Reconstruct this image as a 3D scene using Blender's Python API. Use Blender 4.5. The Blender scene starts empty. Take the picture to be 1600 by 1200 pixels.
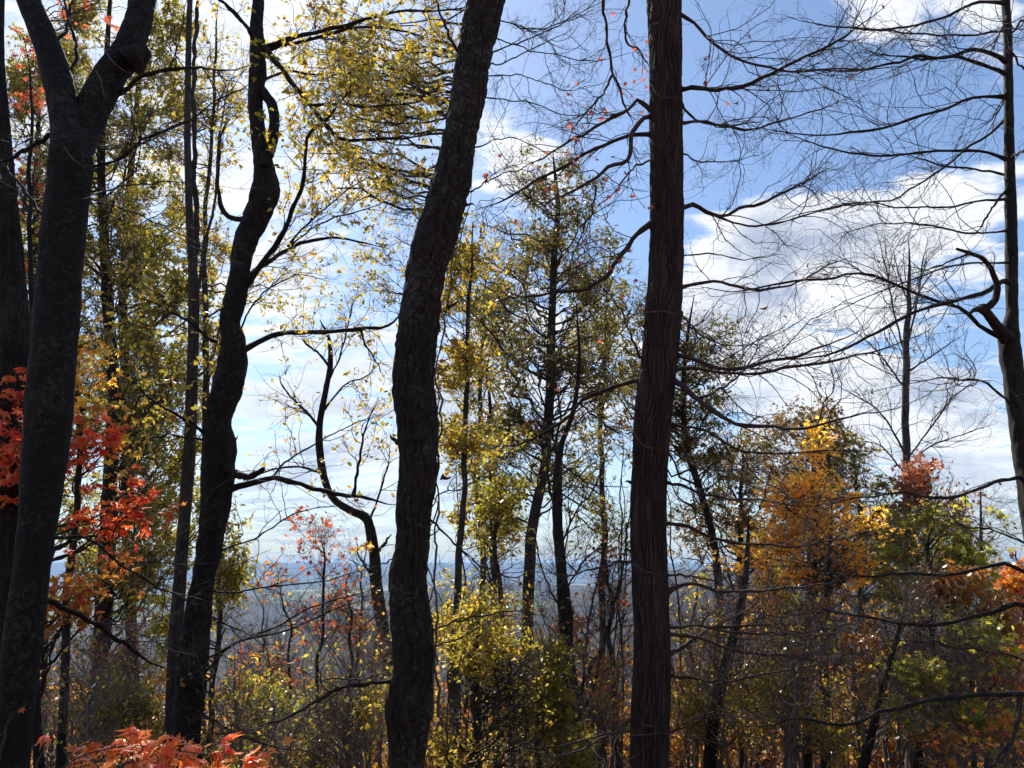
import bpy, math, random
import numpy as np
from mathutils import Vector, Matrix

# ------------------------------------------------------------------ camera, sky, sun, exposure
random.seed(7)
RNG = np.random.default_rng(11)
S = bpy.context.scene
F = 1164.0                       # focal length in photo pixels (1600 wide)
TH = math.radians(13.55)         # camera tilt upwards
CAM = np.array([0.0, 0.0, 1.6])
FW = np.array([0, math.cos(TH), math.sin(TH)])
UP = np.array([0, -math.sin(TH), math.cos(TH)])
RT = np.array([1.0, 0, 0])

cd = bpy.data.cameras.new('camera')
cd.sensor_width = 36.0
cd.lens = 36.0 * F / 1600.0
cd.clip_start = 0.1
cd.clip_end = 90000.0
cam = bpy.data.objects.new('camera', cd)
cam.location = CAM
cam.rotation_euler = (math.radians(90) + TH, 0, 0)
S.collection.objects.link(cam)
S.camera = cam

SUN_EL = math.radians(44)
SUN_AZ = math.radians(-24)       # from +Y towards +X
sun_dir = Vector((math.sin(SUN_AZ) * math.cos(SUN_EL), math.cos(SUN_AZ) * math.cos(SUN_EL), math.sin(SUN_EL)))
sl = bpy.data.lights.new('sun', 'SUN')
sl.energy = 5.0
sl.angle = math.radians(0.53)
sl.color = (1.0, 0.95, 0.87)
so = bpy.data.objects.new('sun', sl)
so.rotation_euler = sun_dir.to_track_quat('Z', 'Y').to_euler()
so.location = (0, 0, 60)
S.collection.objects.link(so)

S.view_settings.view_transform = 'Standard'
S.view_settings.look = 'None'
S.view_settings.gamma = 1.0
S.view_settings.use_curve_mapping = False
S.view_settings.exposure = 0.56
S.cycles.max_bounces = 7
S.cycles.diffuse_bounces = 5
S.cycles.glossy_bounces = 2
S.cycles.transmission_bounces = 4
S.cycles.volume_bounces = 0
S.cycles.transparent_max_bounces = 4
S.cycles.sample_clamp_indirect = 6.0


def pix_dir(px, py):
    v = FW + (px - 800) / F * RT + (600 - py) / F * UP
    return v / np.linalg.norm(v)


class NB:
    """tiny node-graph helper"""
    def __init__(s, nt):
        s.t = nt; s.n = nt.nodes; s.l = nt.links

    def new(s, typ, ins=None, **kw):
        n = s.n.new(typ)
        for k, v in kw.items():
            setattr(n, k, v)
        for k, v in (ins or {}).items():
            s.put(n.inputs[k], v)
        return n

    def put(s, sock, v):
        if isinstance(v, bpy.types.NodeSocket):
            s.l.new(v, sock)
        else:
            sock.default_value = v

    def m(s, op, a, b=0.0, c=0.0, clamp=False):
        n = s.n.new('ShaderNodeMath'); n.operation = op; n.use_clamp = clamp
        s.put(n.inputs[0], a); s.put(n.inputs[1], b); s.put(n.inputs[2], c)
        return n.outputs[0]

    def vm(s, op, a, b=(0, 0, 0), out=0):
        n = s.n.new('ShaderNodeVectorMath'); n.operation = op
        s.put(n.inputs[0], a); s.put(n.inputs[1], b)
        return n.outputs[out]

    def mix(s, f, a, b):
        n = s.n.new('ShaderNodeMix'); n.data_type = 'RGBA'
        s.put(n.inputs[0], f); s.put(n.inputs[6], a); s.put(n.inputs[7], b)
        return n.outputs[2]

    def noise(s, vec, scale, detail=4, rough=0.5, dist=0.0, out=0):
        n = s.n.new('ShaderNodeTexNoise')
        s.put(n.inputs['Vector'], vec); n.inputs['Scale'].default_value = scale
        n.inputs['Detail'].default_value = detail; n.inputs['Roughness'].default_value = rough
        n.inputs['Distortion'].default_value = dist
        return n.outputs[out]

    def ramp(s, f, stops, interp='LINEAR'):
        n = s.n.new('ShaderNodeValToRGB'); n.color_ramp.interpolation = interp
        e = n.color_ramp.elements
        while len(e) < len(stops):
            e.new(0.5)
        for i, (p, c) in enumerate(stops):
            e[i].position = p
            e[i].color = (*c, 1) if len(c) == 3 else c
        s.put(n.inputs[0], f)
        return n.outputs[0]

    def smooth(s, v, a, b):
        n = s.n.new('ShaderNodeMapRange'); n.interpolation_type = 'SMOOTHSTEP'
        s.put(n.inputs[0], v); n.inputs[1].default_value = a; n.inputs[2].default_value = b
        return n.outputs[0]


# --- world: Nishita sky with drifting cumulus
W = bpy.data.worlds.new('World')
S.world = W
W.use_nodes = True
W.node_tree.nodes.clear()
nb = NB(W.node_tree)
sky = nb.new('ShaderNodeTexSky', sky_type='NISHITA', sun_disc=False, sun_elevation=SUN_EL,
             sun_rotation=SUN_AZ, air_density=1.0, dust_density=0.6, ozone_density=2.0, altitude=400)
tc = nb.new('ShaderNodeTexCoord').outputs['Generated']
sep = nb.new('ShaderNodeSeparateXYZ', {0: tc}).outputs
zz = nb.m('ADD', nb.m('MAXIMUM', sep[2], 0.0), 0.16)
pl = nb.new('ShaderNodeCombineXYZ', {0: nb.m('DIVIDE', sep[0], zz), 1: nb.m('DIVIDE', sep[1], zz), 2: 0.0}).outputs[0]
pl2 = nb.vm('ADD', pl, (3.1, 7.7, 0.4))
pls = nb.vm('MULTIPLY', pl2, (0.8, 1.5, 1.0))
n1 = nb.noise(pls, 2.3, 9, 0.60, 0.35)
n2 = nb.noise(nb.vm('ADD', pls, (4.0, 1.0, 2.0)), 7.5, 9, 0.62, 0.3)
field = nb.m('ADD', nb.m('MULTIPLY', n1, 0.55), nb.m('MULTIPLY', n2, 0.47))
blobs = [  # (px, py, sharpness, amount) where the clouds thicken or part
    (420, 300, 20, .07), (600, 60, 60, .07), (250, 120, 30, .03),
    (820, 200, 260, .20), (920, 235, 320, .16), (1095, 238, 1500, .22), (760, 150, 500, .14),
    (1440, 25, 160, .34), (1330, 45, 500, .12), (1580, 60, 300, .08),
    (1500, 300, 200, .24), (1320, 335, 200, .22), (1150, 370, 220, .24), (1450, 400, 400, -.05), (1250, 420, 200, .08), (1400, 430, 150, .12), (1180, 470, 150, .10),
    (1250, 620, 200, .16), (1540, 690, 200, .22), (1400, 640, 250, .12), (560, 700, 60, .13), (900, 560, 60, .08),
    (820, 60, 70, -.22), (960, 90, 90, -.22), (1180, 120, 80, -.26), (1350, 190, 110, -.26), (1480, 200, 110, -.20),
    (1130, 270, 300, -.10), (1540, 570, 300, -.14), (1280, 540, 300, -.10), (980, 360, 400, -.10), (560, 470, 400, -.10),
    (1000, 480, 300, -.04), (700, 350, 300, -.08), (450, 850, 200, -.02)]
cov = None
for px, py, k, a in blobs:
    d = nb.vm('DOT_PRODUCT', tc, tuple(pix_dir(px, py)), out=1)
    g = nb.m('MULTIPLY', nb.m('POWER', nb.m('MAXIMUM', d, 0.0), float(k)), a)
    cov = g if cov is None else nb.m('ADD', cov, g)
tot = nb.m('ADD', field, cov)
dens = nb.smooth(tot, 0.54, 0.65)
thick = nb.smooth(tot, 0.60, 0.95)
n3 = nb.noise(nb.vm('ADD', tc, (1.3, 0.2, 5.0)), 7.0, 8, 0.62, 0.3)
shade = nb.m('MULTIPLY', nb.smooth(n3, 0.40, 0.62), nb.m('ADD', 0.25, nb.m('MULTIPLY', thick, 0.75)))
lowc = nb.m('POWER', nb.m('SUBTRACT', 1.0, nb.m('MAXIMUM', sep[2], 0.0), clamp=True), 5.0)
shade = nb.m('ADD', nb.m('MULTIPLY', shade, 1.0), nb.m('MULTIPLY', lowc, nb.smooth(n1, 0.36, 0.56)), clamp=True)
ccol = nb.mix(shade, (6.9, 7.05, 7.2, 1), (2.9, 3.4, 4.4, 1))
lp = nb.m('POWER', nb.m('SUBTRACT', 1.0, nb.m('MAXIMUM', sep[2], 0.0), clamp=True), 9.0)
skyc = nb.mix(nb.m('MULTIPLY', lp, .75), nb.mix(.10, nb.vm('MULTIPLY', sky.outputs[0], (0.90, 0.98, 1.07)), (2.6, 3.2, 3.6, 1)), (2.3, 2.9, 3.7, 1))
col = nb.mix(nb.m('MULTIPLY', dens, nb.m('SUBTRACT', 0.97, nb.m('MULTIPLY', lp, 0.45))), skyc, ccol)
bg = nb.new('ShaderNodeBackground', {'Color': col, 'Strength': 0.113})
wo = nb.new('ShaderNodeOutputWorld', {0: bg.outputs[0]})

# ------------------------------------------------------------------ maths helpers

def ray(px, py):
    px = np.asarray(px, float); py = np.asarray(py, float)
    return FW + ((px - 800) / F)[..., None] * RT + ((600 - py) / F)[..., None] * UP


def at(px, py, Y):
    """point on the line of sight of a photo pixel at horizontal distance Y, and its axial depth"""
    r = ray(px, py)
    t = np.asarray(Y, float) / r[..., 1]
    return CAM + r * t[..., None], t


def project(P):
    q = P - CAM
    z = q @ FW
    z = np.where(z < 0.05, 0.05, z)
    return 800 + F * (q @ RT) / z, 600 - F * (q @ UP) / z


def nrm(v):
    return v / np.maximum(np.linalg.norm(v, axis=-1, keepdims=True), 1e-9)


def hsh(i, j, seed):
    h = (i.astype(np.int64) * 374761393 + j.astype(np.int64) * 668265263 + seed * 974711) & 0xffffffff
    h = ((h ^ (h >> 13)) * 1274126177) & 0xffffffff
    return ((h ^ (h >> 16)) & 0xffff) / 65535.0


def vnoise(x, y, seed=0, wrap=None):
    x = np.asarray(x, float); y = np.asarray(y, float)
    xi = np.floor(x); yi = np.floor(y); fx = x - xi; fy = y - yi
    fx = fx * fx * (3 - 2 * fx); fy = fy * fy * (3 - 2 * fy)
    x0, x1 = xi, xi + 1
    if wrap:
        x0 = np.mod(x0, wrap); x1 = np.mod(x1, wrap)
    a = hsh(x0, yi, seed); b = hsh(x1, yi, seed); c = hsh(x0, yi + 1, seed); d = hsh(x1, yi + 1, seed)
    return (a * (1 - fx) + b * fx) * (1 - fy) + (c * (1 - fx) + d * fx) * fy


def fbm(x, y, seed=0, oct=4):
    s = 0; a = 1; tot_ = 0
    for o in range(oct):
        s = s + a * vnoise(x * 2 ** o, y * 2 ** o, seed + o * 17); tot_ += a; a *= .5
    return s / tot_


def ground_z(x, y):
    x = np.asarray(x, float); y = np.asarray(y, float)
    sp = 2.5 * np.logaddexp(0, (y - 16) / 2.5)
    near = -0.135 * y - 0.27 * sp
    near = np.where(y < 0, -0.22 * y, near)
    near = near + 0.35 * (fbm(x / 3.0 + 40, y / 3.0 + 9, 3, 3) - .5) * np.clip((np.hypot(x, y)) / 4, 0.1, 1) + 0.02 * x
    r = np.hypot(x, y)
    roll = 70 * (fbm(x / 900 + 3, y / 700 + 5, 21, 4) - .45) * np.clip((r - 700) / 900, 0, 1) * np.clip((9500 - r) / 4000, 0.12, 1)
    valley = -235 + roll
    # shoulder of a wooded hill coming in from the right
    az = np.degrees(np.arctan2(x, np.maximum(y, 1)))
    hill = 215 * np.exp(-((r - 2600) / 800) ** 2) * (1 / (1 + np.exp(-(az - 3.0) / 2.6))) * (.88 + .22 * fbm(x / 500, y / 500, 5, 3))
    hill2 = 150 * np.exp(-((r - 1500) / 380) ** 2) * np.exp(-((az + 9) / 9.0) ** 2) * (.8 + .4 * fbm(x / 260, y / 260, 15, 3)) + 110 * np.exp(-((r - 4600) / 900) ** 2) * fbm(x / 900 + 2, y / 900, 16, 3) * 1.4
    ridge = (244 + 14 * fbm(x / 2600, x * 0 + 2.2, 8, 3)) * (1 / (1 + np.exp(-(r - 13000) / 480)))
    far = valley + hill + hill2 + ridge
    k = 14.0
    return np.where(y < 3, near, k * np.logaddexp(near / k, far / k) - k * np.log1p(np.exp(-np.abs(near - far) / k)) * 0.0)


# ------------------------------------------------------------------ mesh collector

class Acc:
    def __init__(s):
        s.V = []; s.Q = []; s.T = []; s.A = []; s.n = 0

    def add(s, V, Q=None, T=None, tint=None):
        V = np.asarray(V, np.float32).reshape(-1, 3)
        s.V.append(V)
        if Q is not None and len(Q): s.Q.append(np.asarray(Q).reshape(-1, 4) + s.n)
        if T is not None and len(T): s.T.append(np.asarray(T).reshape(-1, 3) + s.n)
        s.A.append(np.zeros(len(V), np.float32) if tint is None else np.asarray(tint, np.float32))
        s.n += len(V)

    def mesh(s, name, mat, origin=(0, 0, 0), smooth=True):
        V = np.concatenate(s.V) - np.asarray(origin, np.float32)
        Q = np.concatenate(s.Q) if s.Q else np.zeros((0, 4), int)
        T = np.concatenate(s.T) if s.T else np.zeros((0, 3), int)
        me = bpy.data.meshes.new(name)
        me.vertices.add(len(V)); me.vertices.foreach_set('co', V.astype(np.float32).ravel())
        loops = np.concatenate([Q.ravel(), T.ravel()]).astype(np.int32)
        me.loops.add(len(loops)); me.loops.foreach_set('vertex_index', loops)
        st = np.concatenate([np.arange(len(Q)) * 4, len(Q) * 4 + np.arange(len(T)) * 3]).astype(np.int32)
        me.polygons.add(len(st)); me.polygons.foreach_set('loop_start', st)
        me.polygons.foreach_set('use_smooth', np.full(len(st), smooth))
        at_ = me.attributes.new('tint', 'FLOAT', 'POINT')
        at_.data.foreach_set('value', np.concatenate(s.A))
        me.update(calc_edges=True)
        me.materials.append(mat)
        return me

    def obj(s, name, mat, parent=None, kind=None, smooth=True, up=None):
        """up: the thing's Empty whose location the vertices are made relative to"""
        base = up if up is not None else parent
        org = THING_LOC.get(base.name, (0, 0, 0)) if base is not None else (0, 0, 0)
        o = bpy.data.objects.new(name, s.mesh(name, mat, org, smooth))
        S.collection.objects.link(o)
        if parent is not None: o.parent = parent
        if kind: o['kind'] = kind
        return o


THING_LOC = {}


def thing(name, label, cat, loc, group=None):
    o = bpy.data.objects.new(name, None)
    o.empty_display_size = 0.3
    S.collection.objects.link(o)
    o.location = Vector([float(c) for c in loc])
    o['label'] = label; o['category'] = cat
    if group: o['group'] = group
    THING_LOC[o.name] = tuple(float(c) for c in loc)
    return o


def tubes(acc, P, R, sides=3):
    """N tubes of K points in one go"""
    N, K, _ = P.shape
    if N == 0: return
    T = nrm(np.gradient(P, axis=1))
    chord = nrm(P[:, -1] - P[:, 0])
    ref = nrm(np.cross(chord, nrm(RNG.normal(size=(N, 3)) + 1e-3)))
    u = nrm(np.cross(T, np.cross(np.broadcast_to(ref[:, None], T.shape), T)))
    v = np.cross(T, u)
    a = np.arange(sides) * 2 * math.pi / sides
    V = P[:, :, None] + R[:, :, None, None] * (np.cos(a)[:, None] * u[:, :, None] + np.sin(a)[:, None] * v[:, :, None])
    idx = np.arange(N * K * sides).reshape(N, K, sides)
    nx = np.roll(idx, -1, axis=2)
    Q = np.stack([idx[:, :-1], nx[:, :-1], nx[:, 1:], idx[:, 1:]], -1).reshape(-1, 4)
    acc.add(V.reshape(-1, 3), Q, tint=np.repeat(RNG.random(N), K * sides))


def cr(pts, K):
    """Catmull-Rom resample of rows to K even steps"""
    p = np.asarray(pts, float)
    p = np.vstack([2 * p[0] - p[1], p, 2 * p[-1] - p[-2]])
    out = []
    for i in range(1, len(p) - 2):
        t = np.linspace(0, 1, 12, endpoint=False)[:, None]
        a, b, c, d = p[i - 1], p[i], p[i + 1], p[i + 2]
        out.append(.5 * ((2 * b) + (-a + c) * t + (2 * a - 5 * b + 4 * c - d) * t ** 2 + (-a + 3 * b - 3 * c + d) * t ** 3))
    out = np.vstack(out + [p[-2][None]])
    s = np.concatenate([[0], np.cumsum(np.linalg.norm(np.diff(out[:, :3], axis=0), axis=1))])
    q = np.linspace(0, s[-1], K)
    return np.stack([np.interp(q, s, out[:, j]) for j in range(out.shape[1])], 1)


def spawn(P, R, n, L, ang=(35, 70), t0=.15, t1=1.0, K=5, curl=.25, up=0.0, flat=0.0, r0=.003, rr=.6, r1=.0008, fade=.5, arc=0.0):
    """n children (mean) on each of the parent polylines P (N,K,3)"""
    N, Kp, _ = P.shape
    if N == 0: return np.zeros((0, K, 3)), np.zeros((0, K))
    if np.isscalar(n):
        cnt = RNG.poisson(n, N)
    else:
        cnt = RNG.poisson(np.asarray(n))
    idx = np.repeat(np.arange(N), cnt)
    M = len(idx)
    if M == 0: return np.zeros((0, K, 3)), np.zeros((0, K))
    t = t0 + (t1 - t0) * RNG.random(M)
    f = t * (Kp - 1); i = np.minimum(f.astype(int), Kp - 2); w = (f - i)[:, None]
    A = P[idx, i]; B = P[idx, i + 1]
    pos = A * (1 - w) + B * w
    tan = nrm(B - A)
    rad = R[idx, i] * (1 - w[:, 0]) + R[idx, i + 1] * w[:, 0]
    rv = RNG.normal(size=(M, 3))
    rv[:, 2] *= (1 - flat)
    perp = nrm(rv - (rv * tan).sum(1, keepdims=True) * tan)
    a = np.radians(RNG.uniform(ang[0], ang[1], M))[:, None]
    d = nrm(tan * np.cos(a) + perp * np.sin(a))
    ln = L * (1 - fade * t) * RNG.uniform(.45, 1.25, M)
    out = np.empty((M, K, 3)); out[:, 0] = pos
    bend = RNG.normal(size=(M, 3)) * arc
    for k in range(1, K):
        d = nrm(d + RNG.normal(size=(M, 3)) * curl / math.sqrt(K / 5) + bend + np.array([0, 0, up]))
        out[:, k] = out[:, k - 1] + d * (ln / (K - 1))[:, None]
    b = np.minimum(rad * rr, r0)[:, None]
    R2 = b * (1 - np.linspace(0, 1, K)[None] ** 1.2) + np.minimum(r1, b) * np.linspace(0, 1, K)[None]
    return out, R2


# ------------------------------------------------------------------ leaf shapes

def shape_oval(w, tip=-.08):
    V = np.array([[0, 0, 0], [.30, w, .07], [.68, w * .85, .04], [1, 0, tip], [.30, -w, .07], [.68, -w * .85, .04], [.5, 0, -.02]])
    T = np.array([[0, 6, 1], [1, 6, 2], [2, 6, 3], [0, 4, 6], [4, 5, 6], [5, 3, 6]])
    return V, T


def shape_maple():
    half = [(0, 1.0), (9, .70), (17, .76), (24, .50), (33, .40), (42, .70), (50, .98), (57, .70), (66, .60), (77, .40), (94, .52), (108, .68), (122, .42), (150, .34), (172, .20)]
    pts = half + [(360 - a, r) for a, r in reversed(half[1:])]
    V = [[0, 0, 0]]
    for k, (a, r) in enumerate(pts):
        ar = math.radians(a)
        z = -.22 * r * r + (.07 if k % 2 else -.02)
        V.append([.28 + .62 * r * math.cos(ar), .62 * r * math.sin(ar), z])
    V[0] = [.28, 0, .04]
    n = len(pts)
    T = [[0, 1 + i, 1 + (i + 1) % n] for i in range(n)]
    b = len(V)                                   # stalk
    V += [[.16, .012, 0], [.16, -.012, 0], [-.35, 0, .12]]
    T.append([b, b + 1, b + 2])
    return np.array(V), np.array(T)


def shape_maple_small():
    half = [(0, 1.0), (20, .55), (48, .95), (75, .42), (108, .66), (160, .25)]
    pts = half + [(360 - a, r) for a, r in reversed(half[1:])]
    V = [[.28, 0, .04]] + [[.28 + .62 * r * math.cos(math.radians(a)), .62 * r * math.sin(math.radians(a)), -.2 * r * r] for a, r in pts]
    n = len(pts)
    return np.array(V), np.array([[0, 1 + i, 1 + (i + 1) % n] for i in range(n)])


SHAPES = {'oval': shape_oval(.26), 'oak': shape_oval(.17, -.15), 'round': shape_oval(.36), 'maple': shape_maple(), 'smaple': shape_maple_small()}


def leaf_frames(P, n, size, droop=.3, spread=.7, facing=.5, t0=.2):
    """positions, axes and sizes of leaves hung on twigs P"""
    N, K, _ = P.shape
    cnt = RNG.poisson(n, N)
    idx = np.repeat(np.arange(N), cnt); M = len(idx)
    t = t0 + (1 - t0) * RNG.random(M)
    f = t * (K - 1); i = np.minimum(f.astype(int), K - 2); w = (f - i)[:, None]
    pos = P[idx, i] * (1 - w) + P[idx, i + 1] * w
    tan = nrm(P[idx, i + 1] - P[idx, i])
    D = nrm(tan + RNG.normal(size=(M, 3)) * spread + np.array([0, 0, -droop]))
    Nn = nrm(np.array([0, 0, facing]) + RNG.normal(size=(M, 3)) * .6)
    Sd = nrm(np.cross(Nn, D)); Nn = np.cross(D, Sd)
    sz = size * RNG.uniform(.6, 1.2, M)
    return pos, D, Sd, Nn, sz


def cat_frames(L):
    L = [f for f in L if len(f[0])]
    if not L: return None
    return tuple(np.concatenate([f[k] for f in L]) for k in range(5))


def leaves_mesh(acc, fr, shape, tint=None):
    pos, D, Sd, Nn, sz = fr
    V0, T0 = SHAPES[shape]
    M = len(pos)
    if M == 0: return
    cup = RNG.uniform(-1.2, 2.0, M)[:, None, None]
    V = pos[:, None] + sz[:, None, None] * (V0[None, :, 0:1] * D[:, None] + V0[None, :, 1:2] * Sd[:, None] + V0[None, :, 2:3] * cup * Nn[:, None])
    T = T0[None] + (np.arange(M) * len(V0))[:, None, None]
    tt = RNG.random(M) if tint is None else tint
    acc.add(V.reshape(-1, 3), T=T.reshape(-1, 3), tint=np.repeat(tt, len(V0)))


LEAFMESH = {}


def leaf_objects(fr, sel, shape, mat, parent, tag=''):
    """individual leaf parts that share one mesh"""
    key = (shape, mat.name)
    if key not in LEAFMESH:
        ms = []
        for c in (.6, 1.6, -.9, 2.6, 3.6):
            V0, T0 = SHAPES[shape]
            a = Acc(); V = V0.copy(); V[:, 2] *= c
            a.add(V, T=T0)
            me = a.mesh('leaf', mat)
            me.attributes.remove(me.attributes['tint'])
            ms.append(me)
        LEAFMESH[key] = ms
    org = np.array(THING_LOC[parent.name])
    for k in sel:
        pos, D, Sd, Nn, sz = (f[k] for f in fr)
        o = bpy.data.objects.new('leaf', LEAFMESH[key][random.randrange(5)])
        S.collection.objects.link(o)
        o.parent = parent
        m = Matrix(((*(D[0:1] * sz), *(Sd[0:1] * sz), *(Nn[0:1] * sz), pos[0] - org[0]),
                    (*(D[1:2] * sz), *(Sd[1:2] * sz), *(Nn[1:2] * sz), pos[1] - org[1]),
                    (*(D[2:3] * sz), *(Sd[2:3] * sz), *(Nn[2:3] * sz), pos[2] - org[2]),
                    (0, 0, 0, 1)))
        o.matrix_local = m


def add_leaves(fr, shape, mat, parent, singles=0, minpx=8.5):
    """the biggest-looking leaves as parts of their own, the rest as one part"""
    if fr is None: return
    M = len(fr[0])
    sel = np.zeros(0, int)
    if singles:
        px, py = project(fr[0])
        dep = (fr[0] - CAM) @ FW
        big = fr[4] * F / np.maximum(dep, .1)
        ok = (px > -5) & (px < 1605) & (py > -5) & (py < 1205) & (dep > .3) & (big > minpx)
        c = np.nonzero(ok)[0]
        sel = c[np.argsort(-big[c])][:singles]
        leaf_objects(fr, sel, shape, mat, parent)
    rest = np.setdiff1d(np.arange(M), sel)
    if len(rest):
        a = Acc()
        leaves_mesh(a, tuple(f[rest] for f in fr), shape)
        a.obj('leaves', mat, parent, kind='stuff')


# ------------------------------------------------------------------ materials

def mat_new(name):
    m = bpy.data.materials.new(name); m.use_nodes = True
    m.node_tree.nodes.clear()
    return m, NB(m.node_tree)


def bark(name, c1, c2, lichen=None, scale=1.0, bump=.5, moss=0.0, stretch=.22, amt=.55):
    m, n = mat_new(name)
    g = n.new('ShaderNodeNewGeometry').outputs['Position']
    st = n.vm('MULTIPLY', g, (1, 1, stretch))
    a = n.noise(st, 26 * scale, 6, .62, .6)
    b = n.noise(st, 7 * scale, 5, .6, .4)
    c = n.noise(g, 90 * scale, 4, .6)
    col = n.mix(n.smooth(a, .35, .7), (*c1, 1), (*c2, 1))
    col = n.mix(n.m('MULTIPLY', n.smooth(b, .45, .7), .5), col, (c2[0] * 1.35, c2[1] * 1.3, c2[2] * 1.2, 1))
    if lichen:
        l = n.noise(g, 11 * scale, 7, .7, .8)
        l2 = n.noise(g, 2.3, 3, .5)
        lf = n.m('MULTIPLY', n.smooth(n.m('ADD', n.m('MULTIPLY', l, .75), n.m('MULTIPLY', l2, .25)), .52, .60), amt)
        col = n.mix(lf, col, (*lichen, 1))
    h = n.m('ADD', n.m('MULTIPLY', a, .7), n.m('MULTIPLY', c, .3))
    bp = n.new('ShaderNodeBump', {'Strength': bump, 'Distance': .02, 'Height': h})
    ti = n.new('ShaderNodeAttribute', attribute_name='tint').outputs['Fac']
    col = n.mix(n.m('MULTIPLY', ti, .35), col, (c2[0] * 1.5, c2[1] * 1.5, c2[2] * 1.5, 1))
    p = n.new('ShaderNodeBsdfPrincipled', {'Base Color': col, 'Roughness': .82, 'Specular IOR Level': .25, 'Normal': bp.outputs[0]})
    n.new('ShaderNodeOutputMaterial', {0: p.outputs[0]})
    return m


def leafmat(name, cols, trans=.62, gloss=.05, bright=1.0):
    m, n = mat_new(name)
    ti = n.new('ShaderNodeAttribute', attribute_name='tint').outputs['Fac']
    rnd = n.new('ShaderNodeObjectInfo').outputs['Random']
    f = n.m('FRACT', n.m('ADD', ti, rnd))
    k = len(cols)
    col = n.ramp(f, [((i + .5) / k, tuple(c)) for i, c in enumerate(cols)])
    g = n.new('ShaderNodeNewGeometry').outputs['Position']
    sp = n.noise(g, 75, 4, .65)
    col = n.mix(n.m('MULTIPLY', n.smooth(sp, .55, .72), .45), col, (.10, .055, .02, 1))
    tcol = n.vm('MULTIPLY', col, (1.9 * bright, 1.85 * bright, 1.2 * bright))
    d = n.new('ShaderNodeBsdfDiffuse', {'Color': col})
    t = n.new('ShaderNodeBsdfTranslucent', {'Color': tcol})
    mx = n.new('ShaderNodeMixShader', {0: trans, 1: d.outputs[0], 2: t.outputs[0]})
    gl = n.new('ShaderNodeBsdfGlossy', {'Color': (1, 1, 1, 1), 'Roughness': .48})
    fr = n.new('ShaderNodeFresnel', {'IOR': 1.4})
    m2 = n.new('ShaderNodeMixShader', {0: n.m('MULTIPLY', fr.outputs[0], gloss * 6, clamp=True), 1: mx.outputs[0], 2: gl.outputs[0]})
    n.new('ShaderNodeOutputMaterial', {0: m2.outputs[0]})
    return m


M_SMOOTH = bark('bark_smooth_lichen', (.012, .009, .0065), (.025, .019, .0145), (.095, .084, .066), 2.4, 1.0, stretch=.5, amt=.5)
M_PLATE = bark('bark_plated', (.016, .011, .0075), (.048, .034, .025), (.15, .13, .10), 2.2, 1.0, stretch=.3, amt=.6)
M_RIDGE = bark('bark_ridged', (.030, .018, .014), (.085, .053, .043), None, 1.2, .8, stretch=.12)
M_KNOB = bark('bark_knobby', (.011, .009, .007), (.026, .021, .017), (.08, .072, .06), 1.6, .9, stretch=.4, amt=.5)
M_GREY = bark('bark_grey', (.028, .023, .019), (.075, .063, .052), (.13, .12, .10), 1.0, .5, amt=.5)
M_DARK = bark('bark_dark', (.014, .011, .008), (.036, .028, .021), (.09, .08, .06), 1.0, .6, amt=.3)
M_TWIG = bark('twig_bark', (.040, .030, .025), (.095, .075, .063), None, 1.0, .1)
M_TWIGD = bark('twig_bark_dark', (.028, .020, .018), (.070, .052, .046), None, 1.0, .1)
M_BRUSH = bark('brush_bark', (.10, .075, .060), (.24, .195, .165), None, 1.0, .1)
M_VINE = bark('vine_bark', (.05, .04, .032), (.12, .10, .08), None, 2.0, .4)

L_OLIVE = leafmat('leaf_olive', [(.10, .11, .025), (.20, .18, .035), (.36, .27, .05), (.15, .15, .03), (.26, .16, .045)])
L_YELLOW = leafmat('leaf_yellow', [(.30, .27, .045), (.44, .34, .06), (.50, .31, .05), (.20, .21, .04), (.36, .22, .05)])
L_LIME = leafmat('leaf_lime', [(.17, .18, .03), (.32, .28, .045), (.42, .33, .06), (.20, .21, .035), (.30, .20, .05)])
L_OAK = leafmat('leaf_oak_green', [(.08, .09, .025), (.13, .13, .03), (.22, .17, .04), (.10, .10, .025), (.22, .12, .04)])
L_GOLD = leafmat('leaf_gold', [(.78, .54, .10), (.80, .45, .08), (.58, .47, .09), (.78, .38, .08), (.70, .56, .12), (.56, .34, .07)], trans=.72, bright=1.3)
L_ORANGE = leafmat('leaf_orange', [(.68, .20, .09), (.76, .30, .13), (.62, .13, .06), (.72, .36, .12), (.55, .20, .06)], trans=.7, gloss=.06, bright=1.3)
L_RED = leafmat('leaf_red', [(.64, .08, .045), (.70, .15, .05), (.54, .06, .045), (.68, .22, .06)], trans=.66, bright=1.2)
L_MIXED = leafmat('leaf_red_orange', [(.56, .12, .05), (.60, .22, .05), (.56, .34, .05), (.56, .14, .05), (.42, .28, .05)], trans=.64, bright=1.1)
L_DRED = leafmat('leaf_dark_red', [(.34, .08, .06), (.42, .13, .07), (.26, .10, .06), (.46, .18, .08)])
L_RUST = leafmat('leaf_rust', [(.32, .13, .045), (.44, .19, .055), (.22, .12, .04), (.46, .24, .06)], trans=.6, bright=1.1)
L_YELLOWO = leafmat('leaf_yellow_olive', [(.30, .25, .04), (.18, .18, .03), (.44, .30, .04), (.24, .20, .04), (.34, .18, .05)])
L_RUSTO = leafmat('leaf_russet_olive', [(.16, .08, .03), (.10, .09, .03), (.24, .10, .03), (.14, .11, .03)])
L_DULLRED = leafmat('leaf_dull_red', [(.42, .08, .05), (.50, .13, .06), (.34, .07, .05), (.46, .10, .06)])
L_BROWN = leafmat('leaf_brown', [(.12, .06, .03), (.18, .08, .04), (.09, .05, .03), (.30, .10, .05)], trans=.3)
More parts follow.
